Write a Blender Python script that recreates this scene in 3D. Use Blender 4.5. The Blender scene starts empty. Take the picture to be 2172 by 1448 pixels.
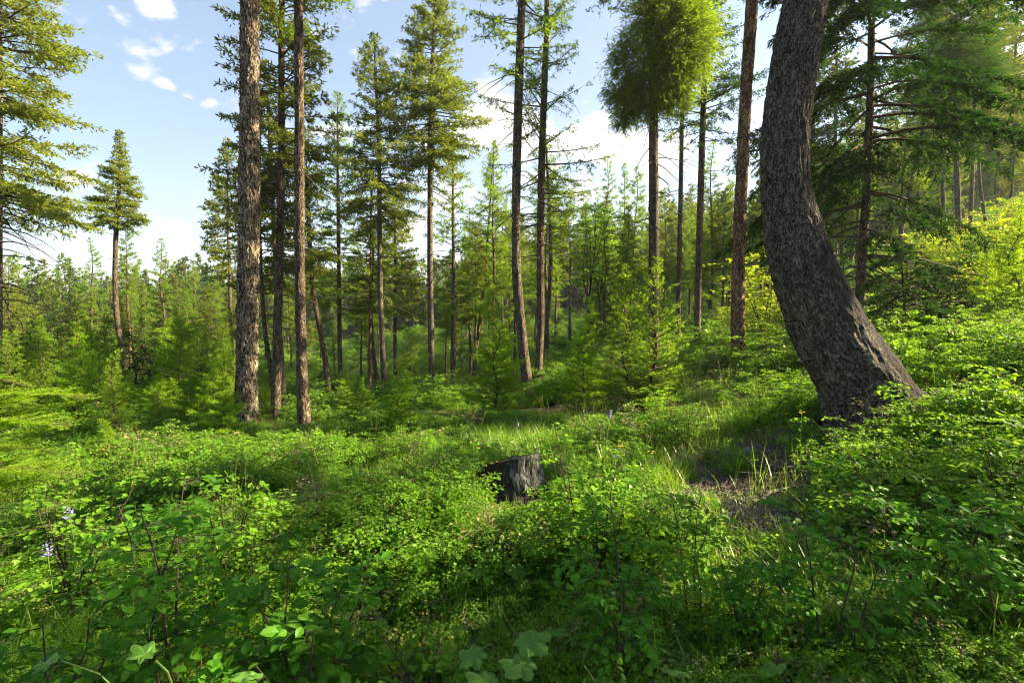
import bpy, math, random
import numpy as np
from mathutils import Vector
R = math.radians
rng = np.random.default_rng(7)
random.seed(7)
scene = bpy.context.scene
col = scene.collection

# ------------------------------------------------------------------ camera
F_PX, CX, CY = 1086.0, 1086.0, 724.0
CAM_H = 1.6
HAZE = 0.00045
PITCH = math.atan(54 / F_PX)
cam_d = bpy.data.cameras.new('camera')
cam_d.sensor_width = 36.0
cam_d.lens = 36.0 * F_PX / 2172.0
cam_d.clip_start = 0.05
cam_d.clip_end = 9000
cam = bpy.data.objects.new('camera', cam_d)
col.objects.link(cam)
cam.location = (0, 0, CAM_H)
cam.rotation_euler = (math.pi / 2 - PITCH, 0, 0)
scene.camera = cam

# ------------------------------------------------------------------ light
SUN_AZ, SUN_EL = R(82), R(32)          # azimuth clockwise from +Y
sd = Vector((math.sin(SUN_AZ) * math.cos(SUN_EL), math.cos(SUN_AZ) * math.cos(SUN_EL), math.sin(SUN_EL)))
sun_d = bpy.data.lights.new('sun', 'SUN')
sun_d.energy = 5.0
sun_d.angle = R(0.53)
sun_d.color = (1.0, 0.83, 0.54)
sun = bpy.data.objects.new('sun', sun_d)
col.objects.link(sun)
sun.rotation_euler = sd.to_track_quat('Z', 'Y').to_euler()
sun.location = (40, 10, 30)

scene.view_settings.view_transform = 'Standard'
scene.view_settings.look = 'None'
scene.view_settings.exposure = 2.6
scene.view_settings.gamma = 1
scene.view_settings.use_curve_mapping = False
scene.cycles.filter_width = 1.1
scene.cycles.max_bounces = 7
scene.cycles.diffuse_bounces = 4
scene.cycles.glossy_bounces = 2
scene.cycles.transmission_bounces = 5
scene.cycles.transparent_max_bounces = 8
scene.cycles.volume_bounces = 0
scene.cycles.caustics_reflective = False
scene.cycles.caustics_refractive = False


def pix_dir(px, py):
    a = (px - CX) / F_PX
    b = (CY - py) / F_PX
    return np.array([a, math.cos(PITCH) + b * math.sin(PITCH), -math.sin(PITCH) + b * math.cos(PITCH)])


def P(px, py, Y):
    d = pix_dir(px, py)
    return np.array([0, 0, CAM_H]) + d * (Y / d[1])


def build_world():
    w = bpy.data.worlds.new('World')
    scene.world = w
    w.use_nodes = True
    nt = w.node_tree
    N, L = nt.nodes, nt.links
    N.clear()
    out = N.new('ShaderNodeOutputWorld')
    bg = N.new('ShaderNodeBackground')
    bg.inputs['Strength'].default_value = 0.05
    L.new(bg.outputs[0], out.inputs[0])
    sky = N.new('ShaderNodeTexSky')
    sky.sky_type = 'NISHITA'
    sky.sun_disc = False
    sky.sun_elevation = SUN_EL
    sky.sun_rotation = SUN_AZ
    sky.air_density = 1.0
    sky.dust_density = 0.7
    sky.ozone_density = 1.6
    tc = N.new('ShaderNodeTexCoord')

    def math_(op, a, b=None, c=None, clamp=False):
        n = N.new('ShaderNodeMath')
        n.operation = op
        n.use_clamp = clamp
        for i, v in enumerate((a, b, c)):
            if v is None:
                continue
            if isinstance(v, (int, float)):
                n.inputs[i].default_value = v
            else:
                L.new(v, n.inputs[i])
        return n.outputs[0]

    # clouds live on a flat layer: project the direction on a plane overhead
    sep = N.new('ShaderNodeSeparateXYZ')
    L.new(tc.outputs['Generated'], sep.inputs[0])
    noise = N.new('ShaderNodeTexNoise')
    noise.inputs['Scale'].default_value = 9.0
    noise.inputs['Detail'].default_value = 9
    noise.inputs['Roughness'].default_value = 0.62
    noise.inputs['Distortion'].default_value = 0.25
    mp = N.new('ShaderNodeMapping')
    mp.inputs['Scale'].default_value = (1, 1, 1.9)
    L.new(tc.outputs['Generated'], mp.inputs[0])
    L.new(mp.outputs[0], noise.inputs['Vector'])
    # cloud banks: (direction, radius as chord, weight, vertical squash)
    banks = [(325, 8, .028, 1.0), (240, 22, .02, .6), (125, 12, .03, .7), (300, 155, .022, .9), (350, 175, .024, .9), (285, 108, .02, .6),
             (395, 203, .018, .8), (440, 220, .016, .7), (205, 130, .018, .5), (1030, 270, .085, 1.25), (1120, 300, .09, 1.2),
             (1240, 290, .075, 1.1), (1320, 310, .075, 1.1), (1400, 330, .07, .9), (900, 300, .06, .6), (730, 270, .05, .7),
             (170, 380, .025, .8), (130, 465, .04, .4), (370, 485, .02, .4), (480, 590, .05, .5), (870, 480, .07, .9), (960, 420, .08, .8),
             (860, 600, .12, .9), (2160, 180, .16, 1.3), (2150, 420, .2, 1.2), (1900, 330, .15, .7), (1060, 420, .06, .6), (1250, 400, .07, .6)]
    acc = None
    for px, py, rad, wt in banks:
        d = pix_dir(px, py)
        d = d / np.linalg.norm(d)
        vs = N.new('ShaderNodeVectorMath')
        vs.operation = 'SUBTRACT'
        L.new(tc.outputs['Generated'], vs.inputs[0])
        vs.inputs[1].default_value = tuple(d)
        m2 = N.new('ShaderNodeVectorMath')
        m2.operation = 'MULTIPLY'
        L.new(vs.outputs[0], m2.inputs[0])
        m2.inputs[1].default_value = (1, 1, 1.5)
        ln = N.new('ShaderNodeVectorMath')
        ln.operation = 'LENGTH'
        L.new(m2.outputs[0], ln.inputs[0])
        q = math_('DIVIDE', ln.outputs['Value'], rad * 1.5)
        q = math_('SUBTRACT', 1.0, q, clamp=True)
        q = math_('MULTIPLY', q, wt)
        acc = q if acc is None else math_('MAXIMUM', acc, q)
    # elsewhere scattered fair-weather clouds of the same kind
    n2 = N.new('ShaderNodeTexNoise')
    n2.inputs['Scale'].default_value = 2.2
    n2.inputs['Detail'].default_value = 2
    L.new(tc.outputs['Generated'], n2.inputs['Vector'])
    amb = math_('SUBTRACT', n2.outputs[0], 0.66)
    amb = math_('MULTIPLY', amb, 2.0, clamp=True)
    acc = math_('MAXIMUM', acc, amb)
    v = math_('ADD', noise.outputs[0], math_('MULTIPLY', acc, 0.34))
    v = math_('SUBTRACT', v, 0.635)
    v = math_('MULTIPLY', v, 6.5, clamp=True)
    v = math_('SMOOTH_MIN', v, 1.0, 0.1)
    # only above the horizon
    hor = math_('MULTIPLY', sep.outputs['Z'], 12.0, clamp=True)
    v = math_('MULTIPLY', v, hor)
    # thin milky veil: stronger near the horizon
    veil = math_('SUBTRACT', 1.0, math_('MULTIPLY', math_('ABSOLUTE', sep.outputs['Z']), 1.5), clamp=True)
    veil = math_('POWER', veil, 2.0)
    veil = math_('MULTIPLY_ADD', veil, 0.25, 0.25)
    mixv = N.new('ShaderNodeMix')
    mixv.data_type = 'RGBA'
    L.new(veil, mixv.inputs[0])
    L.new(sky.outputs[0], mixv.inputs[6])
    mixv.inputs[7].default_value = (1.2, 1.65, 2.2, 1)
    mixc = N.new('ShaderNodeMix')
    mixc.data_type = 'RGBA'
    L.new(v, mixc.inputs[0])
    L.new(mixv.outputs[2], mixc.inputs[6])
    mixc.inputs[7].default_value = (4.2, 4.1, 4.0, 1)
    L.new(mixc.outputs[2], bg.inputs['Color'])


build_world()


# ------------------------------------------------------------------ numpy noise
def _hash(i, j, k, seed):
    n = (i * 374761393 + j * 668265263 + k * 2147483647 + seed * 1274126177) & 0xFFFFFFFF
    n = ((n ^ (n >> 13)) * 1274126177) & 0xFFFFFFFF
    n = (n ^ (n >> 16)) & 0xFFFFFFFF
    return n.astype(np.float64) / 4294967295.0


def vnoise(p, seed=0):
    p = np.asarray(p, float)
    i = np.floor(p).astype(np.int64)
    f = p - i
    u = f * f * (3 - 2 * f)
    r = 0
    for dx in (0, 1):
        for dy in (0, 1):
            for dz in (0, 1):
                w = (u[:, 0] if dx else 1 - u[:, 0]) * (u[:, 1] if dy else 1 - u[:, 1]) * (u[:, 2] if dz else 1 - u[:, 2])
                r = r + w * _hash(i[:, 0] + dx, i[:, 1] + dy, i[:, 2] + dz, seed)
    return r


def fbm(p, octaves=4, seed=0):
    p = np.asarray(p, float)
    a, s, t = 0.5, 0, 0
    for o in range(octaves):
        s = s + a * vnoise(p * (2.03 ** o), seed + o * 17)
        t += a
        a *= 0.5
    return s / t


# ------------------------------------------------------------------ mesh helpers
def unit(v):
    return v / np.maximum(np.linalg.norm(v, axis=-1, keepdims=True), 1e-9)


class Geo:
    """vertices + triangles gathered as numpy arrays, with a material index per triangle"""
    def __init__(s):
        s.v, s.f, s.m, s.n, s.c = [], [], [], 0, []

    def add(s, v, f, m=0, c=None):
        v = np.asarray(v, float).reshape(-1, 3)
        f = np.asarray(f, int).reshape(-1, 3)
        s.v.append(v)
        s.f.append(f + s.n)
        s.m.append(np.full(len(f), m, int))
        s.c.append(np.zeros_like(v) if c is None else np.asarray(c, float).reshape(-1, 3))
        s.n += len(v)

    def mesh(s, name, mats, smooth=False, coord=False):
        me = bpy.data.meshes.new(name)
        if not s.v:
            return me
        v = np.concatenate(s.v)
        f = np.concatenate(s.f)
        m = np.concatenate(s.m)
        me.vertices.add(len(v))
        me.vertices.foreach_set('co', v.astype(np.float32).ravel())
        me.loops.add(len(f) * 3)
        me.loops.foreach_set('vertex_index', f.astype(np.int32).ravel())
        me.polygons.add(len(f))
        me.polygons.foreach_set('loop_start', np.arange(0, len(f) * 3, 3, dtype=np.int32))
        me.polygons.foreach_set('material_index', m.astype(np.int32))
        me.polygons.foreach_set('use_smooth', np.full(len(f), smooth, bool))
        for mt in (mats if isinstance(mats, (list, tuple)) else [mats]):
            me.materials.append(mt)
        if coord:
            at = me.attributes.new('bark', 'FLOAT_VECTOR', 'POINT')
            at.data.foreach_set('vector', np.concatenate(s.c).astype(np.float32).ravel())
        me.update()
        return me


def tubes(geo, Pt, Rd, sides=3, m=0, coord=False, cap=False):
    Pt = np.asarray(Pt, float)
    if Pt.ndim == 2:
        Pt = Pt[None]
        Rd = np.asarray(Rd, float)[None]
    B, K, _ = Pt.shape
    T = unit(np.gradient(Pt, axis=1))
    ref = np.zeros_like(T)
    vert = np.abs(T[..., 2]).mean(axis=1) > 0.75
    ref[~vert, :, 2] = 1
    ref[vert, :, 1] = 1
    n1 = unit(np.cross(T, ref))
    n2 = np.cross(T, n1)
    th = np.linspace(0, 2 * math.pi, sides, endpoint=False)
    V = Pt[:, :, None, :] + Rd[:, :, None, None] * (np.cos(th)[None, None, :, None] * n1[:, :, None, :] + np.sin(th)[None, None, :, None] * n2[:, :, None, :])
    idx = np.arange(B * K * sides).reshape(B, K, sides)
    a = idx[:, :-1, :]
    b = idx[:, 1:, :]
    a2 = np.roll(a, -1, axis=2)
    b2 = np.roll(b, -1, axis=2)
    F = np.concatenate([np.stack([a, b, b2], -1).reshape(-1, 3), np.stack([a, b2, a2], -1).reshape(-1, 3)])
    C = None
    if coord:
        s = np.concatenate([[0], np.cumsum(np.linalg.norm(np.diff(Pt[0], axis=0), axis=1))])
        rm = Rd[0].mean()
        C = np.zeros((K, sides, 3))
        C[..., 0] = np.cos(th)[None] * rm
        C[..., 1] = np.sin(th)[None] * rm
        C[..., 2] = s[:, None]
    geo.add(V, F, m, C)
    return V


def blades(geo, base, d, nrm, Ln, W, m=0, fold=0.0, shape=0.45):
    """one folded kite per entry: base, two flanks, tip"""
    N_ = len(base)
    d = unit(d)
    side = unit(np.cross(d, nrm))
    up = np.cross(side, d)
    Ln = np.broadcast_to(Ln, (N_,))[:, None]
    W = np.broadcast_to(W, (N_,))[:, None]
    mid = base + d * Ln * shape
    V = np.stack([base, mid + side * W * .5 + up * W * fold, base + d * Ln - up * W * fold, mid - side * W * .5 + up * W * fold], 1)
    i = np.arange(N_)[:, None] * 4
    F = np.concatenate([i + np.array([[0, 1, 2]]), i + np.array([[0, 2, 3]])])
    geo.add(V, F, m)


def leaf6(geo, base, d, nrm, Ln, W, m=0, fold=0.12):
    """ovate leaf of 8 triangles folded on its midrib"""
    N_ = len(base)
    d = unit(d)
    side = unit(np.cross(d, nrm))
    up = np.cross(side, d)
    Ln = np.broadcast_to(Ln, (N_,))[:, None]
    W = np.broadcast_to(W, (N_,))[:, None]
    bend = -0.10
    def pt(t, s, h):
        return base + d * Ln * t + side * W * s + up * (W * h + Ln * bend * t * t)
    V = np.stack([pt(0, 0, 0), pt(.2, .33, fold * .7), pt(.2, -.33, fold * .7), pt(.5, .5, fold), pt(.5, -.5, fold),
                  pt(.8, .32, fold * .6), pt(.8, -.32, fold * .6), pt(1, 0, 0), pt(.45, 0, 0)], 1)
    i = np.arange(N_)[:, None] * 9
    tr = [(0, 1, 8), (1, 3, 8), (3, 5, 8), (5, 7, 8), (0, 8, 2), (2, 8, 4), (4, 8, 6), (6, 8, 7)]
    F = np.concatenate([i + np.array([t]) for t in tr])
    geo.add(V, F, m)


def link(name, me, parent=None, loc=None, rot=None, scale=None):
    o = bpy.data.objects.new(name, me)
    col.objects.link(o)
    if parent is not None:
        o.parent = parent
    if loc is not None:
        o.location = loc
    if rot is not None:
        o.rotation_euler = rot
    if scale is not None:
        o.scale = (scale,) * 3 if isinstance(scale, (int, float)) else scale
    return o


def tag(o, label=None, cat=None, group=None, kind=None):
    if label: o['label'] = label
    if cat: o['category'] = cat
    if group: o['group'] = group
    if kind: o['kind'] = kind
    return o


def thing(name, loc, label, cat, group=None, rz=0.0, sc=1.0):
    o = link(name, None, loc=tuple(map(float, loc)))
    o.rotation_euler = (0, 0, rz)
    o.scale = (sc,) * 3 if isinstance(sc, (int, float)) else tuple(sc)
    o.empty_display_size = 0.2
    return tag(o, label, cat, group)


# ------------------------------------------------------------------ materials
def new_mat(name):
    m = bpy.data.materials.new(name)
    m.use_nodes = True
    m.node_tree.nodes.clear()
    return m, m.node_tree.nodes, m.node_tree.links


def ramp(N, L, src, stops):
    r = N.new('ShaderNodeValToRGB')
    e = r.color_ramp.elements
    while len(e) < len(stops):
        e.new(0.5)
    for k, (p, c) in enumerate(stops):
        e[k].position = p
        e[k].color = (*c, 1)
    L.new(src, r.inputs[0])
    return r.outputs[0]


def leaf_mat(name, c1, c2, trans, tmix=0.45, gloss=0.25, rough=0.45, patch=1.2):
    """c1..c2: reflectance range from leaf to leaf; trans: transmitted colour"""
    m, N, L = new_mat(name)
    out = N.new('ShaderNodeOutputMaterial')
    geo = N.new('ShaderNodeNewGeometry')
    oi = N.new('ShaderNodeObjectInfo')
    no = N.new('ShaderNodeTexNoise')
    no.inputs['Scale'].default_value = patch
    no.inputs['Detail'].default_value = 2
    L.new(geo.outputs['Position'], no.inputs['Vector'])
    a = N.new('ShaderNodeMath'); a.operation = 'MULTIPLY_ADD'
    L.new(geo.outputs['Random Per Island'], a.inputs[0]); a.inputs[1].default_value = .5
    b = N.new('ShaderNodeMath'); b.operation = 'MULTIPLY_ADD'
    L.new(oi.outputs['Random'], b.inputs[0]); b.inputs[1].default_value = .35; b.inputs[2].default_value = -.32
    L.new(b.outputs[0], a.inputs[2])
    c = N.new('ShaderNodeMath'); c.operation = 'ADD'; c.use_clamp = True
    L.new(a.outputs[0], c.inputs[0]); L.new(no.outputs[0], c.inputs[1])
    mx = N.new('ShaderNodeMix'); mx.data_type = 'RGBA'
    L.new(c.outputs[0], mx.inputs[0]); mx.inputs[6].default_value = (*c1, 1); mx.inputs[7].default_value = (*c2, 1)
    mt = N.new('ShaderNodeMix'); mt.data_type = 'RGBA'
    t0 = tuple(x * .65 for x in trans)
    L.new(c.outputs[0], mt.inputs[0]); mt.inputs[6].default_value = (*t0, 1); mt.inputs[7].default_value = (*trans, 1)
    df = N.new('ShaderNodeBsdfDiffuse'); L.new(mx.outputs[2], df.inputs[0])
    tr = N.new('ShaderNodeBsdfTranslucent'); L.new(mt.outputs[2], tr.inputs[0])
    ms = N.new('ShaderNodeMixShader'); ms.inputs[0].default_value = tmix
    L.new(df.outputs[0], ms.inputs[1]); L.new(tr.outputs[0], ms.inputs[2])
    gl = N.new('ShaderNodeBsdfGlossy'); gl.inputs['Roughness'].default_value = rough
    gl.inputs['Color'].default_value = (.9, .95, .9, 1)
    fr = N.new('ShaderNodeFresnel'); fr.inputs[0].default_value = 1.4
    fm = N.new('ShaderNodeMath'); fm.operation = 'MULTIPLY'; L.new(fr.outputs[0], fm.inputs[0]); fm.inputs[1].default_value = gloss * 2
    m2 = N.new('ShaderNodeMixShader'); L.new(fm.outputs[0], m2.inputs[0])
    L.new(ms.outputs[0], m2.inputs[1]); L.new(gl.outputs[0], m2.inputs[2])
    L.new(m2.outputs[0], out.inputs[0])
    return m


def bark_mat(name, dark, mid, light, scale=9.0, stretch=0.22, bump=0.6, extra=None, coord='bark', rough=.95, lichen=None, char=None):
    m, N, L = new_mat(name)
    out = N.new('ShaderNodeOutputMaterial')
    at = N.new('ShaderNodeAttribute'); at.attribute_name = coord or 'bark'
    if coord is None:
        at = N.new('ShaderNodeTexCoord'); vec = at.outputs['Object']
    else:
        vec = at.outputs['Vector']
    mp = N.new('ShaderNodeMapping'); mp.inputs['Scale'].default_value = (1, 1, stretch)
    L.new(vec, mp.inputs[0])
    wn = N.new('ShaderNodeTexNoise'); wn.inputs['Scale'].default_value = scale * .6; wn.inputs['Detail'].default_value = 3
    L.new(mp.outputs[0], wn.inputs['Vector'])
    wa = N.new('ShaderNodeMix'); wa.data_type = 'VECTOR'; wa.inputs[0].default_value = .22
    L.new(mp.outputs[0], wa.inputs[4]); L.new(wn.outputs['Color'], wa.inputs[5])
    vo = N.new('ShaderNodeTexVoronoi'); vo.feature = 'DISTANCE_TO_EDGE'; vo.inputs['Scale'].default_value = scale
    L.new(wa.outputs[1], vo.inputs['Vector'])
    vc = N.new('ShaderNodeTexVoronoi'); vc.feature = 'F1'; vc.inputs['Scale'].default_value = scale
    L.new(wa.outputs[1], vc.inputs['Vector'])
    fi = N.new('ShaderNodeTexNoise'); fi.inputs['Scale'].default_value = scale * 5; fi.inputs['Detail'].default_value = 6; fi.inputs['Roughness'].default_value = .65
    L.new(mp.outputs[0], fi.inputs['Vector'])
    edge = N.new('ShaderNodeMapRange'); edge.inputs[2].default_value = .30; edge.inputs[1].default_value = 0.0
    L.new(vo.outputs['Distance'], edge.inputs[0])
    rn = N.new('ShaderNodeTexNoise'); rn.inputs['Scale'].default_value = scale * .9; rn.inputs['Detail'].default_value = 4; rn.inputs['Distortion'].default_value = 1.2
    L.new(mp.outputs[0], rn.inputs['Vector'])
    ra = N.new('ShaderNodeMath'); ra.operation = 'SUBTRACT'; L.new(rn.outputs[0], ra.inputs[0]); ra.inputs[1].default_value = .5
    rb_ = N.new('ShaderNodeMath'); rb_.operation = 'ABSOLUTE'; L.new(ra.outputs[0], rb_.inputs[0])
    rc = N.new('ShaderNodeMapRange'); rc.inputs[1].default_value = 0; rc.inputs[2].default_value = .13
    L.new(rb_.outputs[0], rc.inputs[0])
    em = N.new('ShaderNodeMix'); em.inputs[0].default_value = .6
    L.new(edge.outputs[0], em.inputs[2]); L.new(rc.outputs[0], em.inputs[3])
    h = N.new('ShaderNodeMath'); h.operation = 'MULTIPLY_ADD'
    L.new(fi.outputs[0], h.inputs[0]); h.inputs[1].default_value = .8
    hm = N.new('ShaderNodeMath'); hm.operation = 'MULTIPLY_ADD'; L.new(em.outputs[0], hm.inputs[0]); hm.inputs[1].default_value = .62; hm.inputs[2].default_value = -.2
    L.new(hm.outputs[0], h.inputs[2])
    sp = N.new('ShaderNodeSeparateColor'); L.new(vc.outputs['Color'], sp.inputs[0])
    h2 = N.new('ShaderNodeMath'); h2.operation = 'MULTIPLY_ADD'; L.new(sp.outputs[0], h2.inputs[0]); h2.inputs[1].default_value = .25; L.new(h.outputs[0], h2.inputs[2])
    c = ramp(N, L, h2.outputs[0], [(0.38, dark), (0.62, mid), (0.95, light)])
    if lichen:
        ln = N.new('ShaderNodeTexNoise'); ln.inputs['Scale'].default_value = lichen[1]; ln.inputs['Detail'].default_value = 5
        L.new(vec, ln.inputs['Vector'])
        lr = N.new('ShaderNodeMapRange'); lr.inputs[1].default_value = lichen[2]; lr.inputs[2].default_value = lichen[2] + .12
        L.new(ln.outputs[0], lr.inputs[0])
        ml = N.new('ShaderNodeMath'); ml.operation = 'MULTIPLY'; L.new(lr.outputs[0], ml.inputs[0]); L.new(edge.outputs[0], ml.inputs[1])
        mx = N.new('ShaderNodeMix'); mx.data_type = 'RGBA'; L.new(ml.outputs[0], mx.inputs[0]); L.new(c, mx.inputs[6]); mx.inputs[7].default_value = (*lichen[0], 1)
        c = mx.outputs[2]
    if char:      # burnt patches, a vertex mask baked in the attribute 'char'
        ca = N.new('ShaderNodeAttribute'); ca.attribute_name = 'char'
        mx = N.new('ShaderNodeMix'); mx.data_type = 'RGBA'; L.new(ca.outputs['Fac'], mx.inputs[0]); L.new(c, mx.inputs[6]); mx.inputs[7].default_value = (*char, 1)
        c = mx.outputs[2]
    bs = N.new('ShaderNodeBsdfPrincipled')
    L.new(c, bs.inputs['Base Color'])
    bs.inputs['Roughness'].default_value = rough
    bs.inputs['Specular IOR Level'].default_value = .25
    bu = N.new('ShaderNodeBump'); bu.inputs['Strength'].default_value = bump; bu.inputs['Distance'].default_value = .03
    L.new(h2.outputs[0], bu.inputs['Height'])
    L.new(bu.outputs[0], bs.inputs['Normal'])
    L.new(bs.outputs[0], out.inputs[0])
    return m


def plain_mat(name, c1, c2, scale=20, rough=.9, bump=.3, detail=6, coord='Object', stretch=(1, 1, 1)):
    m, N, L = new_mat(name)
    out = N.new('ShaderNodeOutputMaterial')
    tc = N.new('ShaderNodeTexCoord')
    mp = N.new('ShaderNodeMapping'); mp.inputs['Scale'].default_value = stretch
    L.new(tc.outputs[coord], mp.inputs[0])
    no = N.new('ShaderNodeTexNoise'); no.inputs['Scale'].default_value = scale; no.inputs['Detail'].default_value = detail; no.inputs['Roughness'].default_value = .65
    L.new(mp.outputs[0], no.inputs['Vector'])
    c = ramp(N, L, no.outputs[0], [(.32, c1), (.68, c2)])
    bs = N.new('ShaderNodeBsdfPrincipled'); L.new(c, bs.inputs['Base Color']); bs.inputs['Roughness'].default_value = rough
    bs.inputs['Specular IOR Level'].default_value = .2
    bu = N.new('ShaderNodeBump'); bu.inputs['Strength'].default_value = bump; bu.inputs['Distance'].default_value = .02
    L.new(no.outputs[0], bu.inputs['Height']); L.new(bu.outputs[0], bs.inputs['Normal'])
    L.new(bs.outputs[0], out.inputs[0])
    return m


M = {}
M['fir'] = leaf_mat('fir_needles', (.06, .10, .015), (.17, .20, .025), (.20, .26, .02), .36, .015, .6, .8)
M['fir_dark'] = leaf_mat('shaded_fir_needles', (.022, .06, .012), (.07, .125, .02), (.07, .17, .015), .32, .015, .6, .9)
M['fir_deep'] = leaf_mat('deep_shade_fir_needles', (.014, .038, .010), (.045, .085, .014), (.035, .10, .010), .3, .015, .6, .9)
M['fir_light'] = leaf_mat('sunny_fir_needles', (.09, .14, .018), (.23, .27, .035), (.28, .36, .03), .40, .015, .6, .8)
M['larch'] = leaf_mat('larch_needles', (.06, .13, .015), (.16, .25, .02), (.28, .44, .02), .46, .015, .6, .8)
M['larch_young'] = leaf_mat('young_larch_needles', (.08, .18, .012), (.19, .31, .015), (.40, .62, .015), .5, .015, .6, .9)
M['broom'] = leaf_mat('broom_needles', (.04, .095, .01), (.14, .21, .015), (.28, .42, .015), .42, .015, .6, 2.0)
M['leaf'] = leaf_mat('shrub_leaves', (.04, .13, .010), (.14, .27, .018), (.34, .60, .015), .47, .10, .42, 1.3)
M['leaf_dark'] = leaf_mat('large_shrub_leaves', (.025, .11, .008), (.075, .20, .012), (.20, .50, .010), .44, .12, .4, 1.5)
M['leaf_lime'] = leaf_mat('maple_leaves', (.12, .21, .012), (.25, .33, .018), (.55, .68, .015), .5, .10, .42, .6)
M['grass'] = leaf_mat('grass_blades', (.07, .16, .012), (.19, .30, .02), (.38, .60, .015), .44, .06, .45, 1.1)
M['herb'] = leaf_mat('herb_leaves', (.045, .14, .010), (.14, .29, .018), (.34, .62, .015), .46, .08, .42, .9)
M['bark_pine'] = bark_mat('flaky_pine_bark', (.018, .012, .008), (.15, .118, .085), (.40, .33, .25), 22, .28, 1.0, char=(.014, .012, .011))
M['bark_brown'] = bark_mat('brown_conifer_bark', (.014, .010, .007), (.085, .062, .042), (.24, .185, .125), 26, .3, .9)
M['bark_orange'] = bark_mat('orange_larch_bark', (.02, .011, .007), (.145, .082, .045), (.32, .21, .13), 24, .3, .9)
M['bark_grey'] = bark_mat('grey_conifer_bark', (.02, .016, .012), (.115, .095, .07), (.26, .225, .17), 28, .4, .8)
M['bark_bent'] = bark_mat('mottled_dark_bark', (.014, .012, .010), (.082, .069, .054), (.22, .19, .145), 38, .26, 1.0, lichen=((.32, .30, .23), 50, .56), char=(.030, .026, .024))
M['twig'] = plain_mat('twig_bark', (.035, .026, .018), (.11, .085, .06), 40, .9, .1)
M['twig_grey'] = plain_mat('dead_twig_bark', (.08, .07, .055), (.2, .18, .15), 40, .9, .1)
M['stem_green'] = plain_mat('green_stem', (.06, .12, .02), (.14, .2, .05), 30, .7, .1)
M['stem_dark'] = plain_mat('shrub_stem', (.02, .015, .012), (.07, .05, .035), 60, .8, .2)
M['wood_grey'] = plain_mat('weathered_wood', (.04, .038, .036), (.32, .32, .31), 9, .85, .9, 9, stretch=(1, 1, .25))
M['wood_cut'] = plain_mat('cut_wood', (.12, .075, .045), (.34, .24, .16), 30, .85, .6)
M['rock'] = plain_mat('grey_rock', (.12, .12, .12), (.36, .36, .35), 12, .9, .6, 9)
M['yellow'] = plain_mat('yellow_petals', (.65, .42, .02), (.8, .58, .04), 30, .6, 0)
M['purple'] = plain_mat('violet_petals', (.22, .18, .5), (.42, .36, .7), 30, .6, 0)
M['pink'] = plain_mat('dried_flower', (.30, .16, .10), (.5, .34, .26), 30, .7, 0)
M['white'] = plain_mat('white_petals', (.7, .7, .72), (.85, .85, .85), 30, .6, 0)
M['birch'] = plain_mat('pale_bark', (.25, .23, .2), (.62, .6, .55), 16, .8, .2, stretch=(1, 1, 3))


def soil_mat():
    m, N, L = new_mat('forest_floor')
    out = N.new('ShaderNodeOutputMaterial')
    tc = N.new('ShaderNodeTexCoord')
    n1 = N.new('ShaderNodeTexNoise'); n1.inputs['Scale'].default_value = 26; n1.inputs['Detail'].default_value = 9; n1.inputs['Roughness'].default_value = .72
    n2 = N.new('ShaderNodeTexNoise'); n2.inputs['Scale'].default_value = .55; n2.inputs['Detail'].default_value = 4
    n3 = N.new('ShaderNodeTexVoronoi'); n3.inputs['Scale'].default_value = 60
    for n in (n1, n2, n3):
        L.new(tc.outputs['Object'], n.inputs['Vector'])
    c1 = ramp(N, L, n1.outputs[0], [(.3, (.018, .013, .009)), (.5, (.06, .045, .03)), (.72, (.17, .14, .10))])
    c2 = ramp(N, L, n1.outputs[0], [(.3, (.02, .035, .008)), (.7, (.07, .11, .02))])
    mr = N.new('ShaderNodeMapRange'); mr.inputs[1].default_value = .58; mr.inputs[2].default_value = .7
    L.new(n2.outputs[0], mr.inputs[0])
    mx = N.new('ShaderNodeMix'); mx.data_type = 'RGBA'; L.new(mr.outputs[0], mx.inputs[0]); L.new(c1, mx.inputs[6]); L.new(c2, mx.inputs[7])
    bs = N.new('ShaderNodeBsdfPrincipled'); L.new(mx.outputs[2], bs.inputs['Base Color']); bs.inputs['Roughness'].default_value = 1
    bs.inputs['Specular IOR Level'].default_value = .1
    ad = N.new('ShaderNodeMath'); ad.operation = 'MULTIPLY_ADD'; L.new(n3.outputs['Distance'], ad.inputs[0]); ad.inputs[1].default_value = .5; L.new(n1.outputs[0], ad.inputs[2])
    bu = N.new('ShaderNodeBump'); bu.inputs['Strength'].default_value = .8; bu.inputs['Distance'].default_value = .04
    L.new(ad.outputs[0], bu.inputs['Height']); L.new(bu.outputs[0], bs.inputs['Normal'])
    L.new(bs.outputs[0], out.inputs[0])
    return m


M['soil'] = soil_mat()

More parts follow.
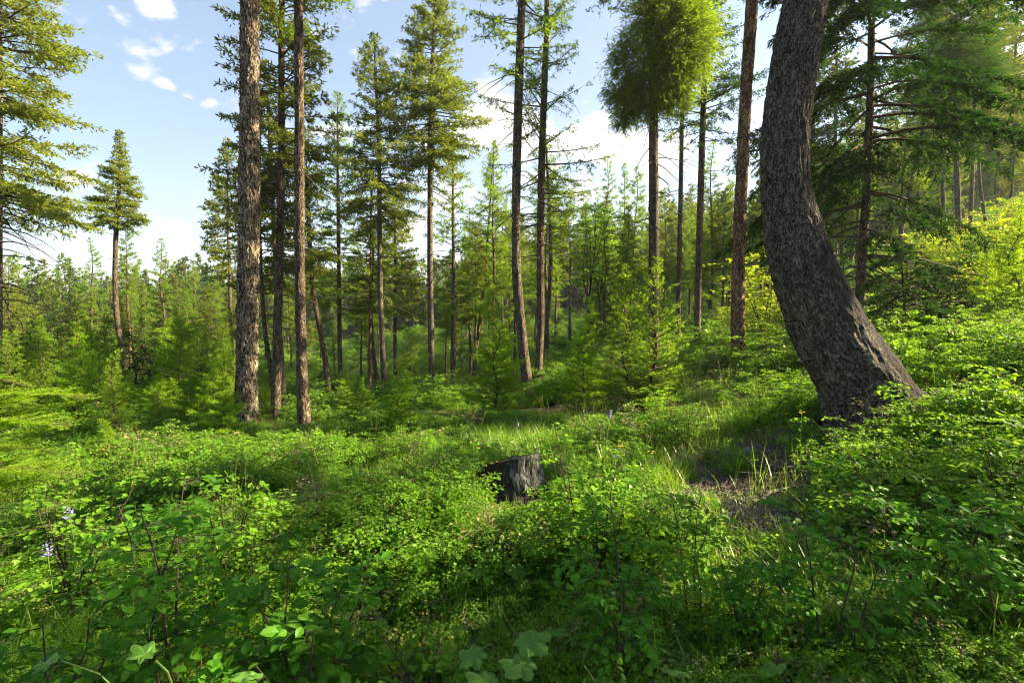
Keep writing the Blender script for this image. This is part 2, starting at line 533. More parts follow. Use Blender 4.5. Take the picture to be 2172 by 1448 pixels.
# ------------------------------------------------------------------ terrain
VEG = 0.18
_anch = []
def anchor(px, py, Y, drop=VEG):
    p = P(px, py, Y)
    _anch.append((p[0], p[1], p[2] - drop))
for a in [(2, 860, 14), (268, 812, 24), (525, 900, 10), (590, 912, 13.4), (645, 903, 11.2), (697, 872, 18), (722, 835, 22), (818, 872, 20),
          (917, 850, 21), (962, 842, 26), (1120, 845, 14), (1140, 832, 16), (1385, 800, 15), (1437, 755, 20), (1477, 752, 17), (1565, 785, 11),
          (1820, 720, 11), (2035, 570, 20), (1905, 560, 22), (1300, 720, 40), (1000, 760, 40), (800, 775, 45), (500, 790, 32),
          (250, 800, 36), (0, 800, 34), (-400, 840, 25), (2172, 470, 26), (2300, 700, 9), (1700, 660, 32), (2000, 540, 34)]:
    anchor(*a)
for a in [(1095, 1050, 4.2, .02), (1600, 965, 5.2, .05), (1550, 1090, 3.6, .05), (1850, 880, 5.0, .02), (2150, 950, 4.3, .15), (0, 1120, 4.0, .3),
          (400, 1010, 6, .3), (850, 930, 7.5, .3), (1000, 885, 9.5, .3), (1250, 900, 8, .3), (650, 960, 8, .3)]:
    anchor(*a)
_anch += [(0, 0, 0), (-3, 0, -.25), (3, 0, .45), (0, -6, 0), (-8, -3, -1.0), (8, -3, 1.6), (14, 6, 3.6), (22, 2, 6), (-20, 0, -2.4),
          (0, -25, .5), (25, -20, 7), (-30, -20, -4), (-60, 30, -6)]
for px, py, Y in [(900, 705, 110), (600, 720, 110), (200, 730, 110), (-400, 740, 110), (1300, 640, 110), (1700, 520, 110), (2172, 330, 110), (2600, 250, 90),
                  (900, 690, 240), (200, 700, 240), (1500, 560, 240), (2172, 300, 240)]:
    anchor(px, py, Y, 0)
_A = np.array(_anch)
def _kern(d):
    return np.sqrt(d * d + 1.2 ** 2)
def _solve():
    n = len(_A)
    D = np.linalg.norm(_A[:, None, :2] - _A[None, :, :2], axis=-1)
    K = np.zeros((n + 3, n + 3))
    K[:n, :n] = _kern(D) - np.eye(n) * 0.25
    K[:n, n] = 1; K[n, :n] = 1
    K[:n, n + 1:] = _A[:, :2]; K[n + 1:, :n] = _A[:, :2].T
    rhs = np.concatenate([_A[:, 2], [0, 0, 0]])
    return np.linalg.solve(K, rhs)
_W = _solve()


def height(x, y):
    x = np.asarray(x, float).ravel(); y = np.asarray(y, float).ravel()
    r = np.hypot(x, y)
    k = np.minimum(1, 260 / np.maximum(r, 1e-6))
    xx, yy = x * k, y * k
    out = np.zeros(len(x))
    for s in range(0, len(x), 20000):
        X = np.stack([xx[s:s + 20000], yy[s:s + 20000]], 1)
        D = np.linalg.norm(X[:, None] - _A[None, :, :2], axis=-1)
        out[s:s + 20000] = _kern(D) @ _W[:len(_A)] + _W[len(_A)] + X @ _W[len(_A) + 1:]
    az = np.arctan2(x, y)
    # distant ridges
    far = np.clip((r - 260) / 900, 0, 1)
    ridge = 16 + 26 * fbm(np.stack([az * 5 + 3, r * 0.0012, r * 0], 1), 4, 5)
    z = out * (1 - far) + (out * .4 + ridge * (r / 1500)) * far
    nz = fbm(np.stack([x * .9, y * .9, x * 0], 1), 4, 9) - .5
    nz2 = fbm(np.stack([x * 5, y * 5, x * 0], 1), 3, 19) - .5
    w = np.clip((30 - r) / 20, 0, 1)
    return z + nz * .22 * (0.5 + .5 * w) + nz2 * .06 * w


def hz(x, y):
    return float(height([x], [y])[0])


def make_terrain():
    nr, na = 230, 420
    rr = np.concatenate([[0.0], np.geomspace(.35, 1800, nr - 1)])
    # finer angular steps in front
    th = np.linspace(0, 2 * math.pi, na, endpoint=False)
    th = th - .45 * np.sin(th)
    RR, TH = np.meshgrid(rr, th, indexing='ij')
    X = RR * np.sin(TH); Y = RR * np.cos(TH)
    Z = height(X.ravel(), Y.ravel()).reshape(X.shape)
    V = np.stack([X, Y, Z], -1)
    idx = np.arange(nr * na).reshape(nr, na)
    a = idx[:-1]; b = idx[1:]
    a2 = np.roll(a, -1, 1); b2 = np.roll(b, -1, 1)
    Fq = np.concatenate([np.stack([a, b2, b], -1).reshape(-1, 3), np.stack([a, a2, b2], -1).reshape(-1, 3)])
    g = Geo(); g.add(V, Fq)
    o = link('ground', g.mesh('ground', M['soil'], True))
    tag(o, 'rolling forest floor of brown soil under green undergrowth', kind='structure')


make_terrain()


# ------------------------------------------------------------------ conifers
def conifer(rg, H, z0, rad, nb, style, mat_n, name, axis=None, dens=1.0, tl=.10, tw=.028, wood='twig', dead=0, dead_z0=None, sec=None, pexp=None, dead_len=.8):
    """crown + branch meshes of one conifer; axis(z) gives the trunk's offset"""
    st = dict(fir=dict(el0=-10, el1=48, curv=-.14, sang=56, sl=.46, smax=.85, pexp=.62, drop=.16, sp=.05, ks=10, k=2, spread=.75),
              larch=dict(el0=-8, el1=38, curv=-.02, sang=60, sl=.38, smax=.7, pexp=.72, drop=.42, sp=.06, ks=7, k=3, spread=1.1),
              droop=dict(el0=-6, el1=25, curv=-.42, sang=50, sl=.42, smax=1.1, pexp=.5, drop=.32, sp=.05, ks=10, k=3, spread=.6),
              young=dict(el0=2, el1=52, curv=.02, sang=46, sl=.42, smax=.45, pexp=.9, drop=.06, sp=.028, ks=19, k=3, spread=.85),
              broom=dict(el0=-60, el1=60, curv=-.4, sang=55, sl=.5, smax=.5, pexp=.3, drop=.5, sp=.05, ks=16, k=4, spread=.9))[style]
    if style == 'fir' and dens > .7:
        dens *= .55; tl *= 1.22; tw *= 1.3
    ax = axis or (lambda z: np.zeros((len(np.atleast_1d(z)), 2)))
    u = (np.arange(nb) + rg.random(nb)) / nb
    if style in ('fir', 'larch', 'droop'):                      # loose whorls with gaps
        u = u + .004 * np.sin(u * 60)
    u = np.clip(u, 0, .995)
    z = z0 + (H - z0) * u
    prof = np.power(1 - u, pexp or st['pexp']) * np.clip(.55 + u * 3.2, 0, 1) + .045
    if style == 'broom':
        prof = np.sqrt(np.clip(1 - (2 * u - 1) ** 2, .05, 1))
    lump = .68 + .42 * vnoise(np.stack([u * 9, u * 0 + rg.random() * 99, u * 0], 1), 3) 
    L_ = rad * prof * rg.uniform(.62, 1.12, nb) * (lump + .1)
    az = rg.random(nb) * 2 * math.pi if style != 'young' else np.arange(nb) * 2.4 + rg.random(nb) * .6
    el = np.radians(st['el0'] + (st['el1'] - st['el0']) * u ** 1.3 + rg.normal(0, 7, nb))
    K = 6
    t = np.linspace(0, 1, K)[None, :, None]
    hd = np.stack([np.cos(az), np.sin(az), np.zeros(nb)], 1)
    # slight horizontal bend
    side = np.stack([-np.sin(az), np.cos(az), np.zeros(nb)], 1)
    bend = rg.normal(0, .10, nb)
    O = np.concatenate([ax(z), z[:, None]], 1)
    curv = st['curv'] * rg.uniform(.6, 1.4, nb)
    def bpt(bi, tt):
        Lb = L_[bi]
        return (O[bi] + hd[bi] * (Lb * tt * np.cos(el[bi]))[:, None] + side[bi] * (Lb * bend[bi] * tt * tt)[:, None]
                + np.array([0, 0, 1.0]) * (Lb * (np.sin(el[bi]) * tt + curv[bi] * tt * tt + (.10 * tt ** 3 if style in ('fir', 'larch', 'young') else 0)))[:, None])
    wood_g = Geo()
    bi = np.repeat(np.arange(nb), K)
    tt = np.tile(np.linspace(0, 1, K), nb)
    BP = bpt(bi, tt).reshape(nb, K, 3)
    br = (.006 + .011 * L_)[:, None] * (1.05 - np.linspace(0, 1, K))[None, :]
    tubes(wood_g, BP, br, 3)
    # secondaries
    ns = np.maximum(2, (L_ * st['ks'] * (sec or 1) * 1.6).astype(int))
    bi = np.repeat(np.arange(nb), ns)
    n2 = len(bi)
    first = .25 if style in ('fir', 'larch', 'droop') else .08
    tt = first + (1 - first) * rg.random(n2) ** .85
    base = bpt(bi, tt)
    tang = unit(bpt(bi, np.minimum(tt + .03, 1.03)) - base + 1e-9)
    sgn = np.where(rg.random(n2) < .5, -1, 1)
    up = np.array([0, 0, 1.0])
    lat = unit(np.cross(tang, up)) * sgn[:, None]
    an = np.radians(st['sang'] + rg.normal(0, 12, n2))
    sdir = unit(tang * np.cos(an)[:, None] + lat * np.sin(an)[:, None] + up * (rg.normal(-st['drop'] * .6, .16, n2))[:, None])
    sl = np.minimum(L_[bi] * st['sl'] * (1.12 - tt), st['smax']) * rg.uniform(.5, 1.15, n2) + .04
    K2 = 3
    t2 = np.linspace(0, 1, K2)
    SP = base[:, None] + sdir[:, None] * (sl[:, None] * t2[None])[..., None]
    SP[..., 2] -= (sl[:, None] * st['drop'] * t2[None] ** 2)
    keep = sl > .24
    tubes(wood_g, SP[keep], np.full((keep.sum(), K2), .0035) * (1.2 - t2)[None], 3)
    # needle tufts along secondaries, plus the outer part of the primaries
    nt = np.maximum(2, (sl / st['sp'] * dens).astype(int))
    si = np.repeat(np.arange(n2), nt)
    q = rg.random(len(si)) * 1.0
    tb = base[si] + sdir[si] * (sl[si] * q)[:, None]
    tb[:, 2] -= sl[si] * st['drop'] * q * q
    td = sdir[si]
    npn = np.maximum(3, (L_ / st['sp'] * .8 * dens).astype(int))
    pi_ = np.repeat(np.arange(nb), npn)
    q2 = .3 + .72 * rg.random(len(pi_))
    pb = bpt(pi_, q2)
    pd = unit(bpt(pi_, np.minimum(q2 + .03, 1.05)) - pb + 1e-9)
    tb = np.concatenate([tb, pb]); td = np.concatenate([td, pd])
    k = st['k']
    tb = np.repeat(tb, k, 0); td = np.repeat(td, k, 0)
    n3 = len(tb)
    rd = unit(rg.normal(size=(n3, 3)) * np.array([1, 1, .7]))
    dd = unit(td * .8 + rd * st['spread'])
    nr_ = unit(rg.normal(size=(n3, 3)) * .7 + up)
    g = Geo()
    blades(g, tb + rd * .01, dd, nr_, tl * rg.uniform(.6, 1.25, n3), tw * rg.uniform(.7, 1.3, n3), 0, .0, .5)
    # leader
    crown = g.mesh(name + '_crown', M[mat_n])
    if dead:
        zd = rg.uniform(dead_z0 or z0 * .3, z0 + .2, dead)
        ad = rg.random(dead) * 2 * math.pi
        ld = rg.uniform(.25, 1.0, dead) * rad * dead_len
        eld = np.radians(rg.normal(-6, 16, dead))
        KD = 6
        tq = np.linspace(0, 1, KD)
        hd2 = np.stack([np.cos(ad), np.sin(ad)], 1)
        DP = np.zeros((dead, KD, 3))
        DP[..., :2] = ax(zd)[:, None] + hd2[:, None] * (ld[:, None] * tq[None])[..., None]
        DP[..., 2] = zd[:, None] + ld[:, None] * (np.sin(eld)[:, None] * tq - .38 * tq ** 2)
        DP[..., :2] += rg.normal(0, .02, (dead, KD, 2)) * ld[:, None, None]
        tubes(wood_g, DP, (.004 + .010 * ld)[:, None] * (1.08 - tq)[None], 3)
        # side twigs on the dead limbs
        m_ = dead * 4
        di = rg.integers(0, dead, m_); ki = rg.integers(2, KD, m_)
        b0 = DP[di, ki]
        dv = unit(rg.normal(size=(m_, 3)) + np.concatenate([hd2[di], -np.ones((m_, 1)) * .6], 1))
        ll = ld[di] * rg.uniform(.1, .3, m_)
        TP = b0[:, None] + dv[:, None] * (ll[:, None] * np.linspace(0, 1, 3)[None])[..., None]
        tubes(wood_g, TP, np.full((m_, 3), .003), 3)
    woodm = wood_g.mesh(name + '_branches', M[wood])
    return crown, woodm


def trunk_mesh(name, pts, rad, mat, sides=16, rings=40, rough=.04, freq=6, seed=0, flare=1.0, char=None, ridge=0.0):
    """pts (n,3) relative to base; smooth interpolation; bark relief as real displacement"""
    pts = np.asarray(pts, float); rad = np.asarray(rad, float)
    s = np.concatenate([[0], np.cumsum(np.linalg.norm(np.diff(pts, axis=0), axis=1))])
    q = np.linspace(0, 1, rings) ** 1.0 * s[-1]
    def interp(vals):
        # Catmull-Rom
        out = np.zeros((rings,) + vals.shape[1:])
        for i_, x in enumerate(q):
            j = min(max(int(np.searchsorted(s, x)) - 1, 0), len(s) - 2)
            h_ = s[j + 1] - s[j]
            f = (x - s[j]) / h_
            m0 = (vals[j + 1] - vals[max(j - 1, 0)]) / (s[j + 1] - s[max(j - 1, 0)]) * h_
            m1 = (vals[min(j + 2, len(s) - 1)] - vals[j]) / (s[min(j + 2, len(s) - 1)] - s[j]) * h_
            out[i_] = (2 * f**3 - 3 * f**2 + 1) * vals[j] + (f**3 - 2 * f**2 + f) * m0 + (-2 * f**3 + 3 * f**2) * vals[j + 1] + (f**3 - f**2) * m1
        return out
    C = interp(pts)
    Rr = interp(rad[:, None])[:, 0]
    Rr = Rr * (1 + .45 * flare * np.exp(-q / (.18 + rad[0])))
    g = Geo()
    V = tubes(g, C, Rr, sides, coord=True)[0]              # rings, sides, 3
    cen = C[:, None, :]
    th = np.linspace(0, 2 * math.pi, sides, endpoint=False)
    rm = rad.mean()
    cc = np.stack(np.broadcast_arrays(np.cos(th)[None] * rm * freq, np.sin(th)[None] * rm * freq, q[:, None] * freq * .22), -1).reshape(-1, 3)
    n = fbm(cc + seed * 7.3, 4, seed) - .5
    n2 = np.abs(fbm(cc * 2.6 + seed, 3, seed + 4) - .5) * 2
    big = fbm(np.stack(np.broadcast_arrays(np.cos(th)[None] * .8, np.sin(th)[None] * .8, q[:, None] * 1.1), -1).reshape(-1, 3) + seed, 2, seed + 2) - .5
    disp = (n * rough * 1.4 + (np.sqrt(n2) - .4) * ridge + big * rm * .12).reshape(rings, sides, 1)
    V2 = V + unit(V - cen) * disp
    g.v[0] = V2.reshape(-1, 3)
    me = g.mesh(name, mat, True, True)
    if char is not None:
        at = me.attributes.new('char', 'FLOAT', 'POINT')
        val = char(V2.reshape(-1, 3), cc)
        at.data.foreach_set('value', np.clip(val, 0, 1).astype(np.float32))
    return me, C, q


def px_trunk(base_Y, marks):
    """marks: list of (px, py, width_px) -> world points and radii at depth base_Y"""
    pts, rad = [], []
    for px, py, w in marks:
        d = pix_dir(px, py)
        pts.append(P(px, py, base_Y)); rad.append(w / 2 / F_PX * base_Y / d[1] / math.sqrt(1 + (d[0] / d[1]) ** 2))
    pts = np.array(pts)
    t = unit(np.gradient(pts, axis=0))
    return pts, np.array(rad) * np.abs(t[:, 2]) ** .5


def make_tree(name, label, Y, marks, top, mat, kind=None, crown=None, group=None, sides=14, rings=40, rough=.012, ridge=.0, seed=1, depth_lean=0.0, char=None, flare=.6, freq=8):
    """marks from the base up (pixels + width); top: height in metres of the tip; crown: kwargs for conifer"""
    pts, rad = px_trunk(Y, marks)
    gz = hz(pts[0][0], pts[0][1])
    # carry the trunk down to the ground and up to the tip
    b = pts[0].copy()
    if b[2] > gz - .05:
        b2 = b + (pts[0] - pts[1]) / max(pts[1][2] - pts[0][2], .01) * -(gz - .15 - b[2]) * -1.0
        b2[2] = gz - .15
        b2[:2] = b[:2] + np.clip((b2[:2] - b[:2]), -.3, .3)
        pts = np.vstack([b2, pts]); rad = np.concatenate([[rad[0] * 1.05], rad])
    base = pts[0].copy()
    H = top
    tipz = base[2] + H
    lean = (pts[-1] - pts[-2]) / (pts[-1][2] - pts[-2][2])
    if tipz > pts[-1][2] + .3:
        dz = tipz - pts[-1][2]
        for f in (.5, 1.0):
            pt = pts[-1] + 0
            q = marks and np.array([lean[0] * dz * f * .7, lean[1] * dz * f, dz * f])
            if f == .5: mid = pts[-1] + q
            else: tip = pts[-1] + q
        pts = np.vstack([pts, mid, tip]); rad = np.concatenate([rad, [rad[-1] * .62, .012]])
    rel = pts - base
    me, C, q = trunk_mesh(name + '_trunk', rel, rad, mat, sides, rings, rough, freq, seed, flare, char, ridge)
    root = thing(name, base, label, 'tree', group)
    link('trunk', me, root)
    def ax(z):
        z = np.atleast_1d(z)
        return np.stack([np.interp(z, C[:, 2], C[:, 0]), np.interp(z, C[:, 2], C[:, 1])], 1)
    if crown:
        kw = dict(crown)
        if 'top_px' in kw:
            kw.pop('top_px')
        z0 = kw.pop('z0')
        rg = np.random.default_rng(seed * 13 + 5)
        cm, wm = conifer(rg, H, z0, kw.pop('rad'), kw.pop('nb'), kw.pop('style'), kw.pop('mat'), name, axis=ax, **kw)
        link('crown', cm, root)
        link('branches', wm, root)
    return root, base, ax


def z_at(py, Y, base_z):
    """height above a base of the image row py at depth Y"""
    return P(CX, py, Y)[2] - base_z


# ------------------------------------------------------------------ telling repeats apart
MARKS = [(-20, 'the left edge'), (120, 'the round-topped fir'), (255, 'the bowed fir'), (347, 'the layered larch'), (412, 'the narrow larch'), (523, 'the thick pine'), (640, 'the brown trunk'), (810, 'the full-crowned fir'), (915, 'the tallest fir'),
         (1045, 'the pointed larch'), (1125, 'the twin larches'), (1284, 'the highest gap larch'), (1386, 'the broomed larch'), (1566, 'the reddish trunk'), (1720, 'the bent trunk'), (1838, 'the dark fir'), (2032, 'the tufted fir'), (2180, 'the right edge')]
REPEATS = []
ORD = ['nearest', 'second nearest', 'third nearest', 'fourth nearest', 'fifth nearest', 'sixth nearest', 'seventh nearest', 'eighth nearest', 'ninth nearest', 'tenth nearest',
       'eleventh nearest', 'twelfth nearest', 'thirteenth nearest', 'fourteenth nearest', 'fifteenth nearest', 'sixteenth nearest', 'seventeenth nearest', 'eighteenth nearest', 'nineteenth nearest', 'twentieth nearest', 'twenty-first nearest', 'twenty-second nearest']


def repeat(root, what, px, Y):
    REPEATS.append((root, what, px, Y))


def label_repeats():
    bins = {}
    for root, what, px, Y in REPEATS:
        k = 0
        while k < len(MARKS) - 1 and px > MARKS[k + 1][0]: k += 1
        bins.setdefault((what, k if px > MARKS[0][0] else -1), []).append((Y, root))
    for (what, k), lst in bins.items():
        lst.sort(key=lambda t: t[0])
        where = 'cut by the left edge' if k == -1 else ('cut by the right edge' if k >= len(MARKS) - 1 else 'between %s and %s' % (MARKS[k][1], MARKS[k + 1][1].replace('the ', '', 0)))
        for i, (Y, root) in enumerate(lst):
            root['label'] = '%s%s %s' % ((ORD[min(i, 21)] + ' ') if len(lst) > 1 else 'the ', what, where)


# ------------------------------------------------------------------ the named trees
def gb(px, Y):
    d = P(px, 800, Y)
    return hz(d[0], d[1])


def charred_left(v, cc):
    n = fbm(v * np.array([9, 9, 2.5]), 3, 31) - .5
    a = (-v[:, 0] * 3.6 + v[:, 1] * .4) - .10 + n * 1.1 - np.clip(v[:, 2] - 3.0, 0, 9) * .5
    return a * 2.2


def charred_bent(v, cc):
    n = fbm(v * np.array([7, 7, 3]), 4, 33) - .5
    # the right-hand underside of the lower trunk, away from the pale lichen side
    ax = np.interp(v[:, 2], BENT_Z, BENT_X)
    rr = np.interp(v[:, 2], BENT_Z, BENT_R)
    u = (v[:, 0] - ax) / rr
    w = np.clip((2.3 - v[:, 2]) / .5, 0, 1) * np.clip((v[:, 2] - .0) / .25, 0, 1)
    return (u * 1.1 + n * 2.4) * w * 1.4


# C: the thick flaky trunk left of centre
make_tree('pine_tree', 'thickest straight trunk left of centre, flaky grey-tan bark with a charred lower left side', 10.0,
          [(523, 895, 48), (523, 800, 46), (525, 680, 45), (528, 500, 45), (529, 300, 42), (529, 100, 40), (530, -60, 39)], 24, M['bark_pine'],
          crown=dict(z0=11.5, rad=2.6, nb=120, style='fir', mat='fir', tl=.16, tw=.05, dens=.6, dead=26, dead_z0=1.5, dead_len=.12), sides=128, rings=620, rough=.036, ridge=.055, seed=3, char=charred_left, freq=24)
# F
make_tree('pine_tree', 'straight brown trunk just right of the forked trunk, flaky bark all the way up', 11.2,
          [(645, 900, 27), (640, 780, 24), (636, 600, 22), (635, 300, 20), (634, 100, 19), (632, -60, 18)], 23, M['bark_brown'],
          crown=dict(z0=9.0, rad=2.0, nb=110, style='larch', mat='larch', tl=.10, tw=.03, dead=34, dead_z0=3, dead_len=.3), sides=64, rings=320, rough=.020, ridge=.022, seed=4, freq=24)
# D forked + its left fork
root, base, ax = make_tree('fir_tree', 'dark fir with forked lower trunk, dense crown filling the sky left of centre', 13.4,
          [(584, 915, 22), (586, 830, 22), (588, 720, 20), (594, 500, 17), (597, 300, 15), (597, 100, 13), (598, -80, 11)], 13.6, M['bark_brown'],
          crown=dict(z0=z_at(480, 13.4, gb(590, 13.4)), rad=2.1, nb=150, style='fir', mat='fir', dead=24, dead_z0=3.0, dens=1.5), sides=32, rings=120, rough=.012, ridge=.01, seed=5, freq=20)
pts, rad = px_trunk(13.45, [(583, 860, 11), (575, 790, 11), (562, 700, 10), (553, 560, 8), (550, 420, 6), (553, 250, 3)])
link('forked_trunk', trunk_mesh('forked_trunk', pts - base, rad, M['bark_brown'], 14, 50, .008, 14, 8, 0)[0], root)
# E behind D
make_tree('fir_tree', 'pale leaning fir trunk close behind the forked trunk with leafy crown left of thick pine', 14.8,
          [(608, 905, 15), (600, 820, 13), (592, 680, 11), (582, 520, 10), (575, 350, 9), (568, 200, 7)], 9.8, M['bark_grey'],
          crown=dict(z0=z_at(600, 14.8, gb(600, 14.8)), rad=1.8, nb=130, style='fir', mat='fir', dens=1.4), sides=20, rings=70, seed=6)
# G curved
make_tree('fir_tree', 'slender dark trunk curving up to the left between two straight trees', 18.0,
          [(697, 868, 14), (696, 820, 13), (685, 730, 12), (668, 640, 11), (657, 520, 10), (652, 400, 8)], 9.0, M['bark_brown'],
          crown=dict(z0=5.0, rad=1.3, nb=80, style='fir', mat='fir', dead=14, dead_z0=2.5), sides=14, rings=60, seed=7)
# H
make_tree('larch_tree', 'spindly green larch with pointed top between the brown trunk and the first big fir', 21.0,
          [(722, 835, 11), (719, 600, 9), (717, 400, 7), (716, 260, 4)], z_at(190, 21, gb(720, 21)), M['bark_brown'],
          crown=dict(z0=3.6, rad=2.1, nb=130, style='larch', mat='larch', tl=.11, tw=.03, dens=1.2), sides=12, rings=40, seed=8)
# I
make_tree('fir_tree', 'tall fir with tapering full crown, leaning trunk foot, left of the tallest fir', 19.0,
          [(819, 872, 14), (812, 760, 12), (806, 600, 11), (805, 450, 10), (803, 300, 8), (796, 150, 5)], z_at(66, 19, gb(810, 19)), M['bark_grey'],
          crown=dict(z0=z_at(470, 19, gb(810, 19)), rad=2.2, nb=190, style='fir', mat='fir_light', pexp=.75, dens=1.6, dead=22, dead_z0=3), sides=16, rings=60, seed=9)
make_tree('larch_tree', 'thin pale larch trunk standing just left of the full-crowned fir', 20.5,
          [(784, 860, 8), (785, 700, 7), (787, 500, 5), (788, 380, 4)], z_at(330, 20.5, gb(785, 20.5)), M['bark_orange'],
          crown=dict(z0=4.0, rad=1.5, nb=90, style='larch', mat='larch'), sides=10, rings=30, seed=10)
make_tree('fir_tree', 'bowed short fir trunk leaning against the foot of the full-crowned fir', 21.0,
          [(806, 865, 12), (798, 800, 11), (790, 730, 9), (786, 640, 8), (790, 540, 7)], 8.0, M['bark_brown'],
          crown=dict(z0=4.6, rad=1.6, nb=90, style='fir', mat='fir'), sides=12, rings=30, seed=11)
# J
make_tree('fir_tree', 'tallest fir left of the middle with a broad crown reaching the top edge', 20.0,
          [(917, 850, 14), (914, 700, 13), (912, 500, 12), (913, 330, 11), (916, 150, 8), (922, 30, 5)], z_at(-45, 20, gb(915, 20)), M['bark_grey'],
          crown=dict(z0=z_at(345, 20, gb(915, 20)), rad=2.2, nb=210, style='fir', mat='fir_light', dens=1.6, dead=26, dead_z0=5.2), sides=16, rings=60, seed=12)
make_tree('fir_tree', 'fir with rounded olive crown behind and right of the full-crowned fir', 27.0,
          [(838, 800, 8), (838, 600, 7), (838, 500, 5)], z_at(445, 27, gb(838, 27)), M['bark_brown'],
          crown=dict(z0=4.5, rad=2.2, nb=130, style='fir', mat='fir_light', tl=.13, tw=.04), sides=10, rings=30, seed=14)
# K L
make_tree('larch_tree', 'slim larch right of the tallest fir, its wispy crown against the white cloud', 24.0,
          [(962, 842, 9), (962, 650, 8), (961, 450, 6), (961, 340, 4)], z_at(262, 24, gb(962, 24)), M['bark_brown'],
          crown=dict(z0=4.2, rad=2.0, nb=120, style='larch', mat='larch', tl=.11, tw=.03), sides=10, rings=40, seed=15)
make_tree('larch_tree', 'larch leaning right with thin dark trunk, pointed crown left of the twins', 27.0,
          [(1003, 815, 8), (1015, 700, 7), (1030, 560, 6), (1042, 400, 4)], z_at(300, 27, gb(1010, 27)), M['bark_brown'],
          crown=dict(z0=5.6, rad=1.9, nb=110, style='larch', mat='larch', tl=.12, tw=.03), sides=10, rings=40, seed=16)
# M N
make_tree('larch_tree', 'bare dark left twin larch with a split pale foot and dead hanging branches', 14.0,
          [(1122, 845, 22), (1112, 760, 22), (1102, 660, 20), (1095, 560, 19), (1095, 400, 18), (1100, 200, 18), (1107, 0, 16), (1109, -60, 15)], 20, M['bark_brown'],
          crown=dict(z0=9.0, rad=2.0, nb=100, style='larch', mat='larch', dead=34, dead_z0=5.0), sides=40, rings=220, rough=.014, ridge=.014, seed=17, freq=20)
make_tree('larch_tree', 'right one of the twin larches, sparse drooping branches from mid height to the top edge', 15.0,
          [(1139, 832, 18), (1146, 700, 16), (1146, 560, 16), (1148, 400, 15), (1152, 250, 14), (1158, 100, 12), (1161, -60, 10)], 15.5, M['bark_brown'],
          crown=dict(z0=z_at(490, 15, gb(1140, 15)), rad=2.1, nb=95, style='larch', mat='larch', dead=14, dead_z0=4, sec=1.0, tl=.085, tw=.022, dens=.9), sides=32, rings=140, rough=.012, ridge=.01, seed=18, freq=18)
make_tree('larch_tree', 'thin bent larch close behind the right twin larch', 22.0,
          [(1152, 815, 9), (1160, 690, 9), (1168, 560, 8), (1165, 440, 7), (1160, 340, 5)], z_at(290, 22, gb(1160, 22)), M['bark_brown'],
          crown=dict(z0=6.0, rad=1.8, nb=80, style='larch', mat='larch'), sides=10, rings=40, seed=19)
# P with witches' broom
rootP, baseP, axP = make_tree('larch_tree', 'larch carrying a huge shaggy dark green broom of needles high on its trunk', 15.0,
          [(1386, 800, 24), (1386, 650, 23), (1387, 500, 22), (1386, 300, 20), (1386, 150, 18), (1385, -60, 15)], 17, M['bark_brown'],
          crown=dict(z0=z_at(20, 15, gb(1386, 15)), rad=1.9, nb=90, style='larch', mat='fir_dark', dead=46, dead_z0=4.4), sides=32, rings=140, rough=.012, ridge=.010, seed=20, freq=18)


def broom(root, base, axf, lobes, Y, mat, name='witches_broom', seed=1, tl=.10):
    """dense hanging mass of twigs: lobes = (px, py, radius_px, depth offset)"""
    rg = np.random.default_rng(seed)
    g = Geo(); w = Geo()
    for px, py, rp, dy in lobes:
        c = P(px, py, Y + dy) - base
        r = rp / F_PX * Y
        n = int(430 * (r / .8) ** 2)
        d = unit(rg.normal(size=(n, 3)))
        hub = c * 1.0
        hub[2] += .15 * r
        tip = c + d * (r * (.45 + .85 * rg.random(n) ** .8) * np.clip(.1 + 1.75 * fbm(d * 2.6 + px, 3, 5), .25, 1.5))[:, None] * np.array([1.05, 1, 1])
        tip[:, 2] -= rg.uniform(0, .5, n) ** 1.5 * r * (d[:, 2] < .5)
        # twig path: out from the hub then hanging
        K = 4
        q = np.linspace(.35, 1, K)
        PP = hub + (tip - hub)[:, None] * q[None, :, None]
        PP[..., 2] += (np.sin(q * math.pi) * r * .18)[None]
        tubes(w, PP[::5], np.full((len(PP[::5]), K), .005), 3)
        m_ = 16
        qq = .45 + .6 * rg.random((n, m_))
        B = hub + (tip - hub)[:, None] * qq[..., None]
        B[..., 2] += np.sin(np.clip(qq, 0, 1) * math.pi) * r * .18
        td = unit(tip - hub)
        td = unit(td + np.array([0, 0, -.35]))
        B = B.reshape(-1, 3)
        td = np.repeat(td, m_, 0)
        B += rg.normal(0, .032, B.shape)
        dd = unit(td * 1.0 + rg.normal(size=B.shape) * .5)
        blades(g, B, dd, unit(rg.normal(size=B.shape)), tl * rg.uniform(.7, 1.6, len(B)), .022, 0, 0, .5)
    link(name, g.mesh(name, M[mat]), root)
    link('broom_twigs', w.mesh('broom_twigs', M['twig']), root)


broom(rootP, baseP, axP, [(1440, 95, 78, -.3), (1400, 60, 75, 0), (1460, 40, 55, -.2), (1355, 150, 62, -.1), (1330, 215, 42, .1), (1370, 205, 50, 0),
                         (1425, 170, 50, -.3), (1475, 130, 42, -.1), (1410, 10, 60, 0), (1318, 118, 25, 0), (1335, 238, 30, .1), (1445, 190, 26, -.2), (1305, 205, 22, 0), (1318, 262, 18, .1), (1375, 245, 20, 0), (1490, 70, 30, 0), (1500, 110, 20, .1), (1455, 222, 14, -.1), (1415, 225, 16, 0), (1300, 150, 14, 0)], 15.0, 'broom', seed=4)
